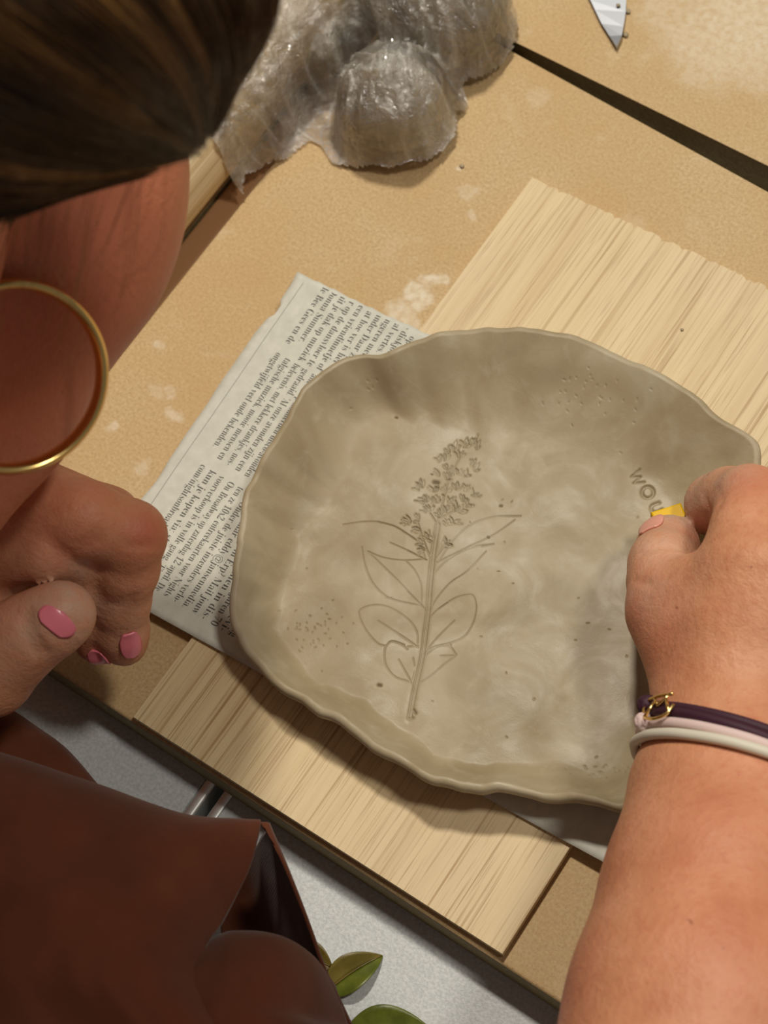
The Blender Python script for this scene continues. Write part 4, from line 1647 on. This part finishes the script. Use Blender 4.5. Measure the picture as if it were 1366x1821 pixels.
PC_ = patch([
    [(330, 1735, .040), (400, 1690, .036), (470, 1690, .034), (530, 1720, .028), (580, 1790, .012)],
    [(338, 1690, .062), (410, 1660, .060), (490, 1664, .056), (550, 1698, .044), (592, 1752, .026)],
    [(335, 1715, .080), (412, 1678, .076), (492, 1684, .070), (555, 1716, .054), (600, 1772, .032)],
    [(318, 1800, .090), (410, 1780, .088), (492, 1785, .080), (565, 1805, .058), (617, 1822, .034)],
    [(300, 1960, .092), (400, 1960, .090), (500, 1960, .084), (585, 1960, .062), (660, 1960, .034)],
    [(.0, -.235, .110, 0), (.02, -.235, .105, 0), (.045, -.235, .095, 0), (.07, -.235, .08, 0), (.09, -.235, .06, 0)]], noise=.001, seed=83)
PB_ = patch([
    [(463, 1462, .052), (500, 1525, .051), (540, 1622, .047), (572, 1712, .040), (600, 1775, .034), (640, 1860, .032)],
    [(478, 1466, .048), (508, 1540, .046), (548, 1645, .040), (578, 1728, .033), (606, 1785, .028), (646, 1870, .026)],
    [(466, 1490, .030), (490, 1560, .026), (525, 1650, .021), (556, 1735, .015), (590, 1800, .012), (630, 1880, .010)],
    [(440, 1530, .008), (450, 1590, .004), (470, 1670, .0), (500, 1750, -.004), (540, 1820, -.006), (590, 1900, -.006)],
    [(380, 1560, .004), (390, 1620, .0), (400, 1690, -.006), (430, 1770, -.008), (470, 1840, -.008), (520, 1920, -.008)]], noise=.0006, seed=85)
PD_ = patch([
    [(-160, 1180, .010), (0, 1262, .008), (60, 1298, .006), (120, 1340, .004), (178, 1408, .0)],
    [(-160, 1180, .030), (0, 1258, .028), (60, 1294, .024), (120, 1338, .020), (180, 1406, .012)],
    [(-160, 1300, .036), (0, 1340, .034), (80, 1370, .030), (140, 1400, .024), (200, 1450, .014)],
    [(-160, 1500, .040), (0, 1500, .036), (90, 1500, .032), (170, 1510, .026), (240, 1520, .016)]], noise=.001, seed=87)
apron = tag(empty('apron'), None)
apron.parent = person
for nm, pt in (('bib', PA_), ('bib_lower_fold', PC_), ('bib_turned_edge', PB_), ('skirt', PD_)):
    o = mesh_obj(nm, pt[0], pt[1], MAT['apron'], apron)
    sm = o.modifiers.new('thick', 'SOLIDIFY')
    sm.thickness = .0009
    sm.offset = 0
# bib strap up to the neck
V, F = tube(catmull([U(-160, 1500, .10), np.array([-.10, -.11, .14]), np.array([-.115, -.15, .22]), np.array([-.09, -.2, .265])], 14), .006, 8)
mesh_obj('neck_strap', V, F, MAT['apron'], apron)

# --- hoop earring
hc = U(22, 671, .198)
vw = (CAM - hc) / np.linalg.norm(CAM - hc)
hn = vw + .34 * R[0] + .22 * R[1]
hn /= np.linalg.norm(hn)
h1 = R[0] - hn * (R[0] @ hn)
h1 /= np.linalg.norm(h1)
h2 = np.cross(hn, h1)
V, F = [], []
N1, N2, RH = 120, 16, .0237
for i in range(N1):
    a = 2 * math.pi * i / N1
    e = math.cos(a) * h1 + math.sin(a) * h2
    for k in range(N2):
        b = 2 * math.pi * k / N2
        V.append(hc + e * (RH + .0015 * math.cos(b)) + hn * .0030 * math.sin(b))
    for k in range(N2):
        F.append((i * N2 + k, i * N2 + (k + 1) % N2, ((i + 1) % N1) * N2 + (k + 1) % N2, ((i + 1) % N1) * N2 + k))
tag(mesh_obj('hoop_earring', V, F, MAT['gold']), 'large gold hoop earring hanging beside the neck', 'earring')

# --- cord bracelets on the right wrist
ax0, ax1 = U(1318, 1290, .052), U(1295, 1500, .060)
wax = (ax1 - ax0) / np.linalg.norm(ax1 - ax0)
cu_ = R[0] - wax * (R[0] @ wax)
cu_ /= np.linalg.norm(cu_)
cw_ = np.cross(wax, cu_)
if cw_[2] < 0:
    cw_ = -cw_


def wrist_loop(s, tilt_u, tilt_w, r_, n=90, a0=0, a1=2 * math.pi, lift=0.0):
    pts = []
    for a in np.linspace(a0, a1, n, endpoint=abs(a1 - a0 - 2 * math.pi) > 1e-6):
        e = math.cos(a) * cu_ + math.sin(a) * cw_
        c = ax0 + wax * (s + tilt_u * math.cos(a) + tilt_w * math.sin(a))
        q = c[None, :].copy()
        lo_, hi_ = 0.0, .06
        tt_ = np.linspace(.008, .06, 60)
        d = BODY.ev(c + e * tt_[:, None])
        k = np.argmax(d > r_ * .9 + lift)
        pts.append(c + e * tt_[k])
    pts = np.array(pts)
    if abs(a1 - a0 - 2 * math.pi) < 1e-6:
        for _ in range(4):
            pts = (np.roll(pts, 1, 0) + pts * 2 + np.roll(pts, -1, 0)) / 4
    return pts


def knot(c, r_, mat, parent):
    parts = []
    for q, (ax, off) in enumerate((((1, 0, .3), 0), ((.2, 1, .2), .4), ((.3, .2, 1), .8))):
        axv = np.array(ax) / np.linalg.norm(ax)
        b1 = np.cross(axv, [.3, .5, .8])
        b1 /= np.linalg.norm(b1)
        b2 = np.cross(axv, b1)
        parts.append(tube([c + (b1 * math.cos(t_) + b2 * math.sin(t_)) * r_ * .62 for t_ in np.linspace(0, 2 * math.pi, 18, endpoint=False)], r_ * .5, 8, True))
    V, F = join_parts(parts)
    return mesh_obj('knot', V, F, mat, parent)


def bracelet(loops, mat, knots, label):
    b = tag(empty('cord_bracelet'), label, 'bracelet')
    for (s_, tu, tw, r_, lift) in loops:
        V, F = tube(wrist_loop(s_, tu, tw, r_, lift=lift), r_, 10, True)
        mesh_obj('cord', V, F, mat, b)
    for (x, y, r_) in knots:
        lp = wrist_loop(loops[0][0], loops[0][1], loops[0][2], loops[0][3], 200)
        cc = (lp - CAM) @ R.T
        q = cc[:, :2] / cc[:, 2:] * F_PX + np.array([683.0, 910.5])
        up = (lp - lp.mean(0)) @ (CAM - lp.mean(0)) > 0
        k = np.argmin(np.hypot(q[:, 0] - x, q[:, 1] - y) + (~up) * 500)
        e = lp[k] - lp.mean(0)
        knot(lp[k] + e / np.linalg.norm(e) * .0016, r_, mat, b)
    return b


bp = bracelet([(.0092, .0076, .0100, .00165, 0), (.0120, .0088, .0100, .00160, .0004)], MAT['purple'], [(1163, 1270, .0030)], 'dark purple double cord bracelet with a gold charm on the right wrist')
bracelet([(.0156, .0074, .0088, .0016, 0)], MAT['pink'], [(1156, 1304, .0027)], 'pale pink cord bracelet with a knot on the right wrist, middle of the three')
bracelet([(.0198, .0064, .0074, .0016, 0)], MAT['cream'], [], 'cream cord bracelet on the right wrist, nearest the elbow')
# gold charm: outline of a folded paper bird
def charm_pt(x, y):
    h = ray_hit(x, y, .09)
    return h + BODY.grad(h[None, :])[0] * .0046


parts = []
for pts in ([(1168, 1292), (1172, 1262), (1190, 1252), (1214, 1250)], [(1168, 1292), (1186, 1262)], [(1186, 1256), (1190, 1270)], [(1190, 1270), (1208, 1252)], [(1168, 1292), (1180, 1296), (1200, 1290), (1214, 1272)], [(1203, 1258), (1206, 1284)]):
    w = [charm_pt(x, y) for x, y in pts]
    parts.append(tube(catmull(w, 12) if len(w) > 2 else w, .00052, 8))
V, F = join_parts(parts)
o = mesh_obj('charm', V, F, MAT['gold'], bp)
o['label'] = 'gold wire charm'

# --- stool under the person
stl = tag(empty('stool'), 'plain stool under the person, below the table edge', 'stool')
V, F = [], []
prof = [(0, -.362), (.16, -.362), (.175, -.372), (.175, -.387), (.16, -.397), (0, -.397)]
for (r_, z) in prof:
    for k in range(36):
        a = 2 * math.pi * k / 36
        V.append((r_ * math.cos(a), -.43 + r_ * math.sin(a), z))
F = [(j * 36 + k, j * 36 + (k + 1) % 36, (j + 1) * 36 + (k + 1) % 36, (j + 1) * 36 + k) for j in range(len(prof) - 1) for k in range(36)]
mesh_obj('seat', V, F, MAT['pale'], stl)
for k in range(4):
    a = math.pi / 4 + k * math.pi / 2
    V, F = tube([(.11 * math.cos(a), -.43 + .11 * math.sin(a), -.395), (.17 * math.cos(a), -.43 + .17 * math.sin(a), -.76)], .014, 12)
    mesh_obj('leg', V, F, MAT['leg'], stl)
